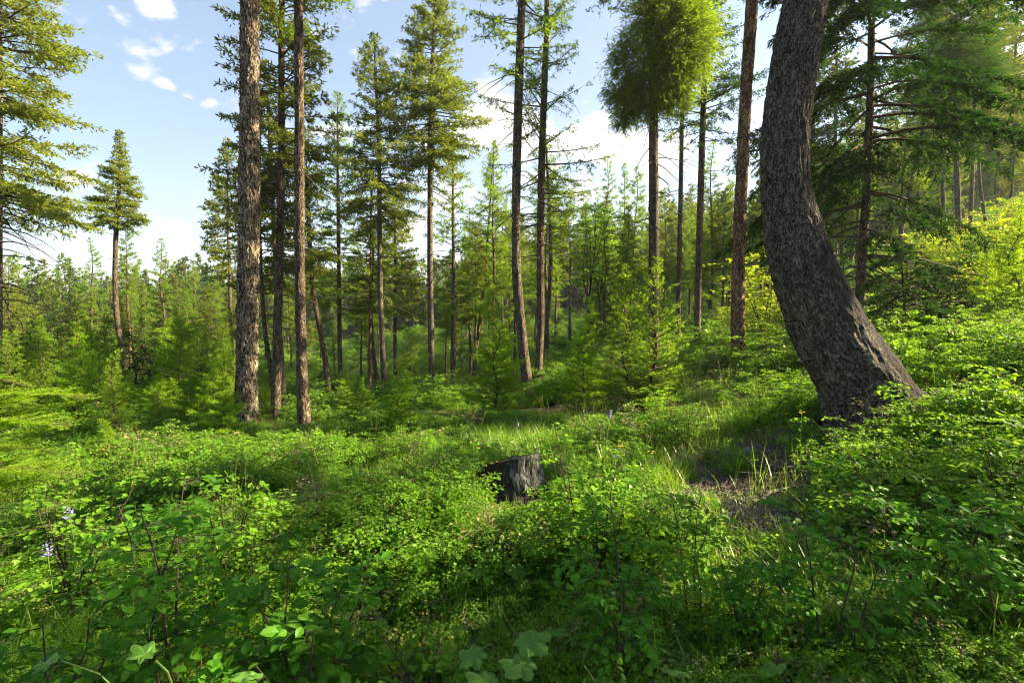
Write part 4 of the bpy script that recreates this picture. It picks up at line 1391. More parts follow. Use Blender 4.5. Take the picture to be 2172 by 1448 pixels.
def undergrowth():
    # near zone dense, thinning with size growing with distance
    P_, S_, I_ = [], [], []
    for n, r0, r1, pw, s0, s1 in [(3000, .9, 6, .75, .6, 1.1), (5200, 5, 15, .8, .75, 1.35), (6500, 13, 42, .8, 1.2, 2.3), (4500, 38, 110, .8, 2.0, 3.6)]:
        x, y, r_ = scatter_points(n, r0, r1, pw)
        z = height(x, y)
        b = bare(x, y)
        patch = fbm(np.stack([x * .8, y * .8, x * 0], 1), 3, 77)
        ok = rb.random(n) > b * 1.1
        s = rb.uniform(s0, s1, n) * (.25 + 2.2 * np.clip(patch + rb.normal(0, .06, n), .1, 1) ** 1.5)
        ok &= (r_ > 1.6) | (rb.random(n) < .4)
        px, py = to_px(x, y, z)
        ch = clear_height(px, y, x, y, z)
        s = np.minimum(s, np.where(y < 2.6, .75, 9)) 
        s = np.minimum(s, ch / .42)
        ok &= s > .2
        ok &= np.hypot(x - P(1088, 1050, 4.25)[0], y - 4.25) > .34
        idx = np.where(patch + rb.normal(0, .12, n) > .54, rb.integers(0, 4, n), rb.integers(4, 8, n))
        idx = np.where(rb.random(n) < .05, 8, idx)
        P_.append(np.stack([x, y, z - .02], 1)[ok]); S_.append(s[ok]); I_.append(idx[ok])
    P_ = np.concatenate(P_); S_ = np.concatenate(S_); I_ = np.concatenate(I_)
    n = len(P_)
    gn_scatter('undergrowth', low_shrubs, P_, np.stack([rb.normal(0, .1, n), rb.normal(0, .1, n), rb.random(n) * 6.28], 1), S_, I_,
               'dense knee-high green undergrowth of small-leaved shrubs and herbs')
    P_, S_, I_ = [], [], []
    for n, r0, r1, s0, s1 in [(4200, .9, 7, .6, 1.1), (4500, 6, 16, .8, 1.4), (4000, 14, 45, 1.2, 2.2)]:
        x, y, r_ = scatter_points(n, r0, r1, .75)
        z = height(x, y)
        b = bare(x, y)
        patch = fbm(np.stack([x * .7 + 9, y * .7, x * 0], 1), 3, 55)
        px, py = to_px(x, y, z)
        gz = np.maximum.reduce([np.exp(-(((px - 900) / 190) ** 2 + ((py - 1130) / 110) ** 2)), np.exp(-(((px - 1830) / 220) ** 2 + ((py - 1290) / 120) ** 2)),
                                .9 * np.exp(-(((px - 640) / 160) ** 2 + ((py - 960) / 40) ** 2)), .8 * np.exp(-(((px - 950) / 330) ** 2 + ((py - 880) / 50) ** 2)), np.exp(-(((px - 1500) / 130) ** 2 + ((py - 980) / 90) ** 2))])
        ok = rb.random(n) < np.clip((patch - .42) * 3 + gz * 1.5, 0.14, 1) * (1 - b * .78)
        ch = clear_height(px, y, x, y, z)
        tall = np.where(ch < .3, 0, 1)
        ok &= (np.hypot(x - P(1088, 1050, 4.25)[0], y - 4.25) > .30) & (ch > .12)
        idx = np.where((b > .3) | (tall == 0), np.where(rb.random(n) < .6, 4, 2), rb.choice([0, 1, 2, 3], n, p=[.36, .36, .24, .04]))
        idx = np.where((y < 3.2) & (idx == 3), 0, idx)
        P_.append(np.stack([x, y, z - .01], 1)[ok]); S_.append(np.minimum(rb.uniform(s0, s1, n), np.maximum(ch / .36, .35))[ok]); I_.append(idx[ok])
    P_ = np.concatenate(P_); S_ = np.concatenate(S_); I_ = np.concatenate(I_)
    n = len(P_)
    gn_scatter('grass', grasses, P_, np.stack([rb.normal(0, .08, n), rb.normal(0, .08, n), rb.random(n) * 6.28], 1), S_, I_,
               'bright green grass growing in tufts among the undergrowth')
undergrowth()


def litter():
    protos = []
    for i in range(3):
        rg = np.random.default_rng(900 + i)
        g = Geo()
        n = 16
        p0 = np.concatenate([rg.normal(0, .12, (n, 2)), rg.uniform(.003, .03, (n, 1))], 1)
        d = unit(rg.normal(size=(n, 3)) * np.array([1, 1, .12])) * rg.uniform(.03, .16, (n, 1))
        tubes(g, np.stack([p0 - d, p0 + d * .1 + rg.normal(0, .005, (n, 3)), p0 + d], 1), np.repeat(rg.uniform(.0012, .004, (n, 1)), 3, 1), 4, 0)
        n = 46
        b = np.concatenate([rg.normal(0, .14, (n, 2)), rg.uniform(.004, .02, (n, 1))], 1)
        blades(g, b, unit(rg.normal(size=(n, 3)) * np.array([1, 1, .3])), unit(rg.normal(0, .4, (n, 3)) + np.array([0, 0, 1.0])), rg.uniform(.012, .04, n), rg.uniform(.006, .02, n), 1, .15)
        protos.append(('litter', g.mesh('litter', [M['twig_grey'], M['dead_leaf']])))
    x, y, r_ = scatter_points(16000, 1.2, 7.5, .8)
    b = bare(x, y)
    ok = rb.random(len(x)) < b * .55 + .02
    x, y = x[ok], y[ok]; n = len(x)
    gn_scatter('leaf_litter', protos, np.stack([x, y, height(x, y)], 1), np.stack([0 * x, 0 * x, rb.random(n) * 6.28], 1), rb.uniform(.6, 1.3, n), rb.integers(0, 3, n),
               'brown litter of dead leaves, needles and broken twigs on the bare soil')
M['dead_leaf'] = plain_mat('dead_leaf', (.05, .028, .015), (.24, .15, .08), 30, .9, .1)
litter()


# ---- shrubs that can be told apart
def leaf_mesh(mat, L0, ratio=.68, name='leaf'):
    g = Geo()
    leaf6(g, np.zeros((1, 3)), np.array([[1.0, 0, 0]]), np.array([[0, 0, 1.0]]), np.array([L0]), np.array([L0 * ratio]), 0, .12)
    return g.mesh(name, M[mat])


def euler_from(d, n):
    """rotation taking +X to d and +Z near n"""
    from mathutils import Matrix
    d = Vector(d).normalized(); n = Vector(n)
    y = n.cross(d).normalized(); z = d.cross(y).normalized()
    m = Matrix((d, y, z)).transposed()
    return m.to_euler()


def near_shrub(x, y, label, seed, indiv=200, mat='leaf_dark', group=None, name='leafy_shrub', z=None, **kw):
    """shrub whose larger leaves are single parts; the rest is one mass"""
    rg = np.random.default_rng(seed)
    w, b, d, n, l, wd = shrub_geo(rg, **kw)
    z = hz(x, y) if z is None else z
    root = thing(name, (x, y, z), label, 'shrub', group)
    link('stems', w.mesh('stems', M['stem_dark']), root)
    # those nearest the viewer's side and on top become parts
    wp = b + np.array([x, y, z])
    dist = np.linalg.norm(wp - np.array([0, 0, CAM_H]), axis=1)
    order = np.argsort(dist)
    ind, rest = order[:indiv], order[indiv:]
    lm = leaf_mesh(mat, 1.0, kw.get('ratio', .68))
    for i in ind:
        o = bpy.data.objects.new('leaf', lm)
        col.objects.link(o); o.parent = root
        o.location = tuple(b[i]); o.rotation_euler = euler_from(d[i], n[i]); o.scale = (float(l[i]),) * 3
    if len(rest):
        g = Geo()
        leaf6(g, b[rest], d[rest], n[rest], l[rest], wd[rest], 0, .12)
        o = link('foliage', g.mesh('foliage', M[mat]), root)
        o['kind'] = 'stuff'
    return root


def at_px(px, Y):
    p = P(px, 900, Y)
    return float(p[0]), float(p[1])


near = [  # px, Y, H, spread, stems, branches, leaf, nleaf, mat, seed, layered, label
    (610, 1.75, .86, .50, 7, 9, .050, 12, 'leaf_dark', 501, .55, 'dark rounded broad-leaved shrub filling the bottom edge left of centre'),
    (330, 1.95, 1.12, .48, 4, 10, .042, 12, 'leaf_dark', 502, .75, 'tall airy shrub on a slanting dark stem in the lower left'),
    (60, 1.7, .82, .45, 5, 8, .045, 11, 'leaf_dark', 503, .7, 'broad-leaved shrub in the bottom left corner'),
    (1268, 2.5, 1.0, .36, 3, 12, .034, 13, 'leaf', 504, .6, 'light green shrub on a thin upright stem right of the stump'),
    (1330, 1.9, .86, .42, 4, 9, .034, 13, 'leaf_dark', 505, .6, 'small-leaved dark-stemmed shrub at the bottom just right of centre'),
    (2000, 2.1, .88, .50, 3, 10, .036, 14, 'leaf_dark', 506, .8, 'shrub with a dark stem and flat leafy layers in the lower right'),
    (1780, 1.9, .78, .42, 4, 8, .034, 12, 'leaf_dark', 507, .7, 'low thin-stemmed shrub at bottom between the grass patch and right shrub'),
    (1600, 2.05, .55, .36, 4, 8, .030, 12, 'leaf_dark', 508, .7, 'low leafy shrub on the bottom edge below the bare soil'),
    (2160, 1.9, .80, .42, 4, 8, .034, 12, 'leaf_dark', 509, .7, 'shrub clipped by the lower right edge'),
    (900, 1.9, .50, .35, 5, 7, .034, 12, 'leaf', 510, .6, 'low shrub at the bottom edge between dark rounded shrub and large-leaved plant'),
    (1840, 3.6, .66, .62, 8, 10, .026, 18, 'leaf', 511, .85, 'sunlit flat-topped shrub in front of the foot of the bent trunk'),
    (2090, 3.7, .72, .62, 8, 10, .026, 18, 'leaf', 512, .85, 'twiggy sunlit shrub right of the bent trunk foot'),
    (1225, 2.9, 1.0, .30, 3, 10, .028, 14, 'leaf', 514, .5, 'upright airy light-green shrub just right of the stump'),
    (1480, 2.2, .80, .34, 3, 9, .028, 13, 'leaf', 515, .5, 'slender upright shrub with small bright leaves, lower right of centre'),
    (140, 2.6, 1.0, .45, 5, 10, .036, 13, 'leaf', 516, .7, 'tall light shrub at left behind the bottom left corner shrub'),
    (470, 2.8, .95, .45, 5, 10, .034, 13, 'leaf', 517, .7, 'light shrub behind the dark rounded shrub at left'),
    (1420, 2.7, .62, .45, 6, 9, .026, 16, 'leaf', 513, .6, 'fine-leaved light shrub between thin-stemmed shrub and bare soil'),
]
for px, Y, H, sp, ns, nb_, lf, nl, mt, sdv, lay, lb in near:
    x, y = at_px(px, Y)
    near_shrub(x, y, lb, sdv, 190, mt, H=H, spread=sp, nstems=ns, nbr=nb_, leaf=lf, nleaf=int(nl * 1.7), layered=lay, stem_r=.007 if H > .8 else .005, clear=.48 if px in (1268, 1330, 2000, 1780, 1600) else .3)

# mid shrubs, shared meshes
MS = [shrub_meshes('mid_shrub', 600 + i, 'leaf', H=.95, spread=.75, nstems=9, nbr=11, leaf=.027, nleaf=34, layered=.6, stem_r=.006) for i in range(4)]
for i in range(64):
    for _ in range(50):
        px = rb.uniform(-60, 2230); Y = rb.uniform(5.5, 15)
        x, y = at_px(px, Y)
        if 560 < px < 700 and Y > 8: continue
        if 540 < px < 1380 and Y < 14: continue
        break
    s = rb.uniform(.45, .85) if px < 1600 else rb.uniform(.7, 1.3)
    lf, stg = MS[i % 4]
    side = 'left of the stump' if px < 900 else ('around the twin larches' if px < 1500 else 'on the bank behind the bent trunk')
    root = thing('leafy_shrub', (x, y, hz(x, y)), 'one of the small-leaved green shrubs ' + side, 'shrub', 'small-leaved shrubs ' + side, rb.random() * 6.28, float(s))
    link('leaves', lf, root); link('stems', stg, root)
    repeat(root, 'small-leaved green shrub', px, Y)

# tall lime shrubs (maple, alder) on the right slope and behind the reddish trunk
TS = [shrub_meshes('lime_shrub', 640 + i, 'leaf_lime', H=3.0, spread=1.5, nstems=8, nbr=13, leaf=.085, nleaf=26, layered=.45, stem_r=.016, ratio=.85) for i in range(3)]
TG = [shrub_meshes('green_shrub', 650 + i, 'leaf', H=2.4, spread=1.3, nstems=8, nbr=12, leaf=.07, nleaf=26, layered=.5, stem_r=.014, ratio=.8) for i in range(2)]
lime = [(1625, 13.5, 500), (1660, 16, 600), (1600, 17, 600), (1545, 19, 640), (1645, 10.5, 640), (1960, 17, 470), (2010, 15, 500), (2070, 17, 455), (2110, 14, 440), (2160, 17, 415),
        (1930, 14, 540), (2060, 12, 540), (1985, 21, 450), (2140, 22, 400), (1590, 22, 610)]
for k, (px, Y, tp) in enumerate(lime):
    x, y = at_px(px, Y); z = hz(x, y)
    H = min(max(P(px, tp, Y)[2] - z, 1.2), 4.2)
    sd_ = 'between the reddish trunk and the bent trunk' if px < 1700 else 'on the sunlit slope at right'
    lf, stg = TS[k % 3]
    root = thing('lime_shrub', (x, y, z), 'one of the tall yellow-green leafy shrubs ' + sd_, 'shrub', 'tall yellow-green shrubs ' + sd_, rb.random() * 6.28, (1.0, 1.0, 1.0))
    s = H / 3.0; root.scale = (s * 1.1, s * 1.1, s)
    link('leaves', lf, root); link('stems', stg, root)
    repeat(root, 'tall yellow-green leafy shrub', px, Y)
for k, (px, Y, tp) in enumerate([(1500, 22, 650), (1420, 24, 655), (1960, 9.5, 690), (2060, 9, 660), (2150, 8.5, 640), (2120, 10.5, 600), (1700, 20, 620), (1350, 26, 660), (1310, 21, 700), (1200, 24, 720),
                                 (1180, 18, 760), (880, 30, 760), (850, 24, 790), (1760, 15, 640), (2180, 6.5, 740)]):
    x, y = at_px(px, Y); z = hz(x, y)
    H = min(max(P(px, tp, Y)[2] - z, .9), 4)
    sd_ = 'in the middle wood' if px < 1740 else 'low on the right bank'
    lf, stg = TG[k % 2]
    s = H / 2.4
    root = thing('leafy_shrub', (x, y, z), 'one of the big mid-green bushes ' + sd_, 'shrub', 'big mid-green bushes ' + sd_, rb.random() * 6.28, (s * 1.15, s * 1.15, s))
    link('leaves', lf, root); link('stems', stg, root)
    repeat(root, 'big mid-green bush', px, Y)

# deciduous tree with small round leaves in the centre gap
def aspen(px, Y, top, label, seed):
    x, y = at_px(px, Y); z = hz(x, y); H = P(px, top, Y)[2] - z
    rg = np.random.default_rng(seed)
    w, b, d, n, l, wd = shrub_geo(rg, H=H * .62, spread=1.8, nstems=5, nbr=16, leaf=.12, nleaf=30, layered=.2, stem_r=.03, clear=.15, ratio=.85)
    up = np.array([0, 0, H * .38])
    g = Geo(); blades(g, b + up, d, n, l, wd, 0, .1)
    root = thing('leafy_tree', (x, y, z), label, 'tree')
    ws = Geo(); ws.add(np.concatenate(w.v) + up, np.concatenate(w.f))
    link('branches', ws.mesh('aspen_branches', M['stem_dark']), root)
    link('trunk', trunk_mesh('aspen_trunk', np.array([[0, 0, -.2], [.05, 0, H * .2], [0, 0, H * .42]]), np.array([.12, .1, .08]), M['bark_grey'], 10, 14, .01, 6, seed)[0], root)
    link('crown', g.mesh('aspen_crown', M['leaf']), root)
aspen(1245, 24, 385, 'leafy deciduous tree with small round leaves in the gap left of the broomed larch', 5)
aspen(1270, 27, 420, 'second leafy deciduous tree, close behind the first in the gap left of the broomed larch', 6)

# young larches and firs of the understorey
yl = [(1048, 10.5, 605, 0, 'bright young larch left of the twin larches foot', 1.0), (1243, 10.0, 630, 1, 'lime young larch with upswept tips standing alone right of the twin larches', .9),
      (1335, 8.5, 560, 2, 'left of the two tall young larches in front of the broomed trunk', 1.15), (1388, 8.0, 545, 3, 'right of the two tall young larches in front of the broomed trunk', 1.15),
      (860, 17, 690, 1, 'dark young conifer in the dip left of the tallest fir', 1.5), (2148, 9.5, 445, 0, 'pale green young conifer at the right edge', 1.0), (2085, 11, 500, 2, 'pale young conifer left of the one at right edge', 1.0),
      (245, 7.5, 740, 3, 'young conifer with dark thin stem in front of the solitary bowed fir', 1.0), (463, 7.8, 720, 0, 'young larch just left of the thick pine foot', 1.0),
      (415, 9, 800, 1, 'short young larch left of the one by the thick pine', 1.1), (365, 11, 800, 2, 'short bright young larch between the bowed fir and thick pine', 1.2), (330, 9.5, 820, 0, 'small bright seedling larch right of dark-stemmed young conifer', 1.3),
      (80, 13, 760, 1, 'bright bushy young larch low at far left', 1.5), (150, 12, 775, 3, 'second bright bushy young larch from the left', 1.4), (120, 9, 850, 2, 'small yellow-green larch below the bushy pair at left', 1.3),
      (730, 15, 790, 0, 'low young conifer between the curved trunk and full-crowned fir', 1.4), (560, 15, 800, 2, 'young larch seen between the thick pine and the forked trunk', 1.0), (770, 14, 800, 1, 'small green conifer in front of thin pale larch', 1.3),
      (1185, 15, 780, 2, 'short young larch right behind the twin larch feet', 1.3), (200, 6.5, 885, 1, 'little larch seedling in lower left sunlit patch', 1.4), (60, 7, 880, 0, 'little larch seedling near left edge', 1.4), (40, 20, 770, 3, 'young larch behind the left edge trunk', 1.3)]
for k, (px, Y, tp, i, lb, wd) in enumerate(yl):
    place_px('young_larch', 'youngdark' if 'tall young larches' in lb or 'dark' in lb else 'young', i, px, Y, tp, lb, None, 'young tree', wd)
place_px('young_fir', 'sapfir', 0, 1915, 8.2, 500, 'dark young fir with wide flat boughs right of the bent trunk', None, 'young tree', 1.25)
place_px('young_fir', 'sapfir', 1, 2010, 9.0, 560, 'dark low fir boughs right of the wide young fir', None, 'young tree', 1.3)
place_px('young_fir', 'sapfir', 1, 1890, 10.5, 600, 'dark young fir tucked behind the wide young fir', None, 'young tree', 1.3)
place_px('young_fir', 'sapfir', 0, 690, 19, 780, 'dark young fir by the foot of the curved trunk', None, 'young tree', 1.2)


done = 0
while done < 84:
    px = rb.uniform(-40, 560 if done < 60 else 900); Y = rb.uniform(8, 30)
    if 500 < px < 680 and Y < 14: continue
    tp = (rb.uniform(700, 820) if rb.random() < .7 else rb.uniform(650, 720)) if px < 500 else rb.uniform(775, 840)
    p = P(px, 700, Y)
    if P(px, tp, Y)[2] - hz(p[0], p[1]) < .7: continue
    r_ = place_px('young_larch', 'young' if rb.random() < .7 else ('sapfir' if rb.random() < .4 else 'youngdark'), done, px, Y, tp, 'one of the bright bushy young conifers ' + ('between left edge and thick pine' if px < 500 else 'between thick pine and tallest fir'),
             'bushy young conifers ' + ('left of the thick pine' if px < 500 else 'right of the thick pine'), 'young tree', rb.uniform(.95, 1.5))
    repeat(r_, 'bushy bright young conifer', px, Y)
    done += 1


# close fir bough with real needles at the left edge
def close_fir(x, y, H, label, seed, boughs):
    rg = np.random.default_rng(seed)
    z = hz(x, y)
    root = thing('young_fir', (x, y, z), label, 'young tree')
    link('trunk', trunk_mesh('close_fir_trunk', np.array([[0, 0, -.1], [.02, .02, H * .5], [0, 0, H]]), np.array([.035, .025, .006]), M['bark_brown'], 10, 24, .004, 8, seed)[0], root)
    g = Geo(); w = Geo()
    for (bz, tx, ty, tz) in boughs:
        o = np.array([0, 0, bz]); tip = np.array([tx, ty, tz])
        q = np.linspace(0, 1, 8)
        B = o + (tip - o) * q[:, None]; B[:, 2] += .10 * np.sin(q * math.pi)
        tubes(w, B, .009 * (1.1 - .9 * q), 5)
        Lb = np.linalg.norm(tip - o); dv = unit(tip - o); sd_ = unit(np.cross(dv, [0, 0, 1.0]))
        tw = []
        for t in np.arange(.15, 1.0, .035):
            for sg in (-1, 1):
                p = o + (tip - o) * t; p[2] += .10 * math.sin(t * math.pi)
                dd = unit(sd_ * sg + dv * .9 + rg.normal(0, .12, 3) + np.array([0, 0, -.12]))
                tw.append((p, dd, Lb * .42 * (1.1 - t) * rg.uniform(.7, 1.1) + .03))
        tw.append((B[0] * .5 + B[-1] * .5, dv, Lb * .55))
        sub = []
        for p, dd, ll in tw:
            tubes(w, np.stack([p, p + dd * ll * .5, p + dd * ll]), np.array([.003, .002, .001]), 3)
            n1 = unit(np.cross(dd, [0, 0, 1.0]))
            for t in np.arange(.2, .95, .16):
                for sg in (-1, 1):
                    if ll > .12: sub.append((p + dd * ll * t, unit(dd + n1 * sg * .9 + rg.normal(0, .1, 3)), ll * .35 * (1.1 - t)))
        for p, dd, ll in tw + sub:
            m = max(6, int(ll / .0032))
            t = rg.random(m)
            pb = p + dd * (ll * t)[:, None]
            n1 = unit(np.cross(dd, [0, 0, 1.0]))
            sg = np.where(rg.random(m) < .5, 1, -1)[:, None]
            nd = unit(n1 * sg + dd * .75 + rg.normal(0, .2, (m, 3)) + np.array([0, 0, .15]))
            blades(g, pb, nd, unit(rg.normal(0, .3, (m, 3)) + np.array([0, 0, 1.0])), rg.uniform(.018, .032, m), .0042, 0, 0, .5)
    link('crown', g.mesh('close_needles', M['larch_young']), root)
    link('branches', w.mesh('close_branches', M['twig']), root)
bx, by = -3.35, 2.7
bz0 = hz(bx, by)
def tipof(px, py, Y):
    p = P(px, py, Y); return (p[0] - bx, p[1] - by, p[2] - bz0)
close_fir(bx, by, 2.0, 'young fir reaching in from the left edge with long feathery boughs', 91,
          [(1.25,) + tipof(190, 845, 3.0), (1.15,) + tipof(140, 905, 2.8), (1.0,) + tipof(110, 960, 3.2), (1.4,) + tipof(60, 820, 3.2), (.9,) + tipof(150, 1010, 2.7),
           (1.1, -.3, -.7, 1.1), (1.4, -.6, .4, 1.35), (.8,) + tipof(40, 1050, 2.7), (1.3,) + tipof(90, 870, 3.6)])


# ------------------------------------------------------------------ haze
hb = Geo()
hv = np.array([(x, y, z) for z in (-75, 130) for x, y in ((-1850, -1850), (1850, -1850), (1850, 1850), (-1850, 1850))], float)
hb.add(hv, [(0, 2, 1), (0, 3, 2), (4, 5, 6), (4, 6, 7), (0, 1, 5), (0, 5, 4), (1, 2, 6), (1, 6, 5), (2, 3, 7), (2, 7, 6), (3, 0, 4), (3, 4, 7)])
hm_, hN, hL = new_mat('valley_haze')
ho = hN.new('ShaderNodeOutputMaterial'); hp = hN.new('ShaderNodeVolumePrincipled')
hp.inputs['Color'].default_value = (.86, .93, 1, 1); hp.inputs['Density'].default_value = HAZE; hp.inputs['Anisotropy'].default_value = .3
hL.new(hp.outputs[0], ho.inputs['Volume'])
tag(link('haze', hb.mesh('haze', hm_)), 'thin bluish summer haze filling the valley air', kind='stuff')


# ------------------------------------------------------------------ stump
def make_stump():
    p = P(1088, 1050, 4.25)
    x0, y0 = p[0], p[1]; z0 = hz(x0, y0)
    root = thing('tree_stump', (x0, y0, z0), 'weathered grey sawn tree stump in the undergrowth below the twin larches', 'stump')
    S, K = 120, 70
    th = np.linspace(0, 2 * math.pi, S, endpoint=False)
    q = np.linspace(0, 1, K)
    H0 = .34
    g = Geo()
    TH, Q = np.meshgrid(th, q)
    # sloping cut: high to the right
    top = H0 + .05 * np.cos(TH) - .058 * np.sin(TH)
    rad = .235 * (1 + .55 * (1 - Q) ** 2.2 * (.6 + .55 * np.cos(TH * 5 + .8) + .3 * np.cos(TH * 3)))
    cc = np.stack([np.cos(TH) * 1.6, np.sin(TH) * 1.6, Q * 1.2], -1).reshape(-1, 3)
    n = (fbm(cc * 3, 4, 3) - .5).reshape(K, S)
    n2 = np.abs(fbm(cc * np.array([7, 7, 1.2]), 4, 8) - .5).reshape(K, S)
    knob = np.zeros_like(TH)
    for a, h_, r_, am in [(-1.35, .55, .16, .035), (-.9, .45, .14, .04), (-1.9, .35, .2, .03), (-.45, .3, .2, .05)]:
        dth = np.angle(np.exp(1j * (TH - a)))
        knob += am * np.exp(-((dth / .33) ** 2 + ((Q - h_) / r_) ** 2))
    rad = rad + n * .045 - n2 * .05 + knob
    V = np.stack([rad * np.cos(TH), rad * np.sin(TH), Q * top - .06 * (1 - Q)], -1)
    idx = np.arange(K * S).reshape(K, S)
    a = idx[:-1]; b = idx[1:]; a2 = np.roll(a, -1, 1); b2 = np.roll(b, -1, 1)
    g.add(V, np.concatenate([np.stack([a, b2, b], -1).reshape(-1, 3), np.stack([a, a2, b2], -1).reshape(-1, 3)]))
    sm = g.mesh('stump_side', M['stump'], True)
    vv = V.reshape(-1, 3)
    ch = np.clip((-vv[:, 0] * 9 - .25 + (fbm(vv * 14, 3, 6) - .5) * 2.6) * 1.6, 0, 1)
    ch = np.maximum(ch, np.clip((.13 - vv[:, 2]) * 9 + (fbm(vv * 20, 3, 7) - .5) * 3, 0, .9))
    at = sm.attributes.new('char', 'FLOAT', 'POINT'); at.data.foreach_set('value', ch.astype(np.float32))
    link('bark', sm, root)
    # cut face
    c = Geo()
    J = 14
    rr = np.linspace(0, .985, J)
    ring = V[-1]
    cen = ring.mean(0)
    W = cen + (ring[None] - cen) * rr[:, None, None]
    nn = (fbm(W.reshape(-1, 3) * np.array([40, 40, 5]), 3, 2) - .5).reshape(J, S)
    W[..., 2] += nn * .018 - .006
    W[0] = cen
    idx = np.arange(J * S).reshape(J, S)
    a = idx[:-1]; b = idx[1:]; a2 = np.roll(a, -1, 1); b2 = np.roll(b, -1, 1)
    c.add(W, np.concatenate([np.stack([a, b, b2], -1).reshape(-1, 3), np.stack([a, b2, a2], -1).reshape(-1, 3)]))
    link('cut_face', c.mesh('cut_face', M['wood_cut'], True), root)
    # splinter rising on the right of the cut
    for k, (a_, h_, w_) in enumerate([(.1, .04, .03), (-.28, .02, .022)]):
        s = Geo()
        bx_, by_ = .195 * math.cos(a_), .195 * math.sin(a_)
        t = np.array([math.cos(a_), math.sin(a_), 0]); sd_ = np.array([-math.sin(a_), math.cos(a_), 0])
        pts = [];
        for zz, ww in ((H0 - .05, 1.0), (H0 + .04, .9), (H0 + .055 + h_ * .4, .6), (H0 + .05 + h_ * .8, .25)):
            for e, f in ((-1, -1), (1, -1), (1, 1), (-1, 1)):
                pts.append(np.array([bx_, by_, zz]) + sd_ * e * w_ * ww + t * f * .010)
        F_ = []
        for r_ in range(3):
            for e in range(4):
                i0 = r_ * 4 + e; i1 = r_ * 4 + (e + 1) % 4
                F_ += [(i0, i1, i1 + 4), (i0, i1 + 4, i0 + 4)]
        F_ += [(12, 13, 14), (12, 14, 15)]
        s.add(pts, F_)
        link('splinter', s.mesh('splinter', M['wood_cut']), root)
    # roots
    for k, (a_, L_, r_) in enumerate([(-.15, .42, .05), (-2.1, .40, .035), (-1.2, .25, .03), (2.6, .3, .04)]):
        q = np.linspace(0, 1, 10)
        C = np.stack([np.cos(a_) * (.12 + L_ * q), np.sin(a_) * (.12 + L_ * q), .12 * (1 - q) ** 1.6 + .01], 1)
        rg = np.random.default_rng(k)
        C[:, :2] += np.cumsum(rg.normal(0, .008, (10, 2)), 0)
        s = Geo(); tubes(s, C, r_ * (1.1 - .8 * q), 10)
        link('root', s.mesh('root', M['stump'], True), root)
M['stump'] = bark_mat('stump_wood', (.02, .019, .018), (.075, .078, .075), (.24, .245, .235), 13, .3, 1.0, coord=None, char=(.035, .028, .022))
M['wood_cut'] = plain_mat('cut_wood', (.05, .03, .02), (.20, .13, .08), 34, .9, .8)
make_stump()


# ------------------------------------------------------------------ rocks, sticks, log
def rock(px, py, Y, size, label, seed, flat=.6):
    p = P(px, py, Y); z = hz(p[0], p[1])
    rg = np.random.default_rng(seed)
    S, K = 28, 18
    u = np.linspace(0, math.pi, K); v = np.linspace(0, 2 * math.pi, S, endpoint=False)
    U, Vv = np.meshgrid(u, v, indexing='ij')
    D = np.stack([np.sin(U) * np.cos(Vv), np.sin(U) * np.sin(Vv), np.cos(U)], -1)
    n = fbm(D.reshape(-1, 3) * 1.6 + seed, 4, seed).reshape(K, S, 1)
    V = D * (.6 + .9 * n) * size * np.array([1, .8, flat])
    idx = np.arange(K * S).reshape(K, S)
    a = idx[:-1]; b = idx[1:]; a2 = np.roll(a, -1, 1); b2 = np.roll(b, -1, 1)
    g = Geo(); g.add(V, np.concatenate([np.stack([a, b, b2], -1).reshape(-1, 3), np.stack([a, b2, a2], -1).reshape(-1, 3)]))
    o = link('rock', g.mesh('rock', M['rock']), loc=(p[0], p[1], z + size * flat * .35))
    tag(o, label, 'rock')
rock(908, 850, 13, .30, 'grey boulder at the foot of the tallest fir', 1)
rock(962, 850, 13.5, .22, 'smaller grey boulder at the foot of slim larch', 2)
rock(1590, 955, 5.2, .09, 'pale grey stone on the bare bank left of the bent trunk', 3)
rock(1520, 1115, 3.6, .05, 'small pale stone in the bare soil patch', 4)
rock(1455, 1075, 3.8, .06, 'flat pale stone at the left end of bare soil patch', 5, .4)


def stick(p0, p1, r, label, mat='twig_grey', seed=1, name='stick', twigs=3, bend=.04, lift=.02):
    a = np.array([p0[0], p0[1], hz(*p0) + lift + r]); b = np.array([p1[0], p1[1], hz(*p1) + lift + r * .6])
    rg = np.random.default_rng(seed)
    q = np.linspace(0, 1, 9)
    C = a + (b - a) * q[:, None]
    C += rg.normal(0, bend * .3, (9, 3)) * np.array([1, 1, .4]); C[:, 2] += bend * np.sin(q * math.pi)
    g = Geo(); tubes(g, C, r * (1.1 - .75 * q), 7)
    for k in range(twigs):
        j = rg.integers(2, 8); d = unit((b - a) + rg.normal(0, .6, 3) * np.linalg.norm(b - a))
        l = np.linalg.norm(b - a) * rg.uniform(.15, .35)
        tubes(g, np.stack([C[j], C[j] + d * l * .5, C[j] + d * l + np.array([0, 0, .03])]), np.array([r * .45, r * .35, r * .15]), 4)
    o = link(name, g.mesh(name, M[mat], True))
    return tag(o, label, name.replace('_', ' '))
sp = lambda px, py, Y: tuple(P(px, py, Y)[:2])
stick(sp(1440, 1110, 3.5), sp(1530, 1060, 3.9), .010, 'forked grey stick lying in the bare soil patch', seed=2)
stick(sp(1640, 940, 5.3), sp(1740, 925, 5.5), .012, 'pale stick lying on the bank left of the bent trunk', seed=3)
stick(sp(1600, 1085, 3.9), sp(1700, 1050, 4.2), .010, 'thin stick on bare soil right of the forked stick', seed=4)
stick(sp(1440, 1000, 4.4), sp(1370, 1040, 4.1), .009, 'short stick among grass at the left of the bank', seed=5)
stick(sp(1990, 1030, 3.7), sp(2140, 1080, 3.4), .012, 'long bare stick under the twiggy right shrub', seed=6)
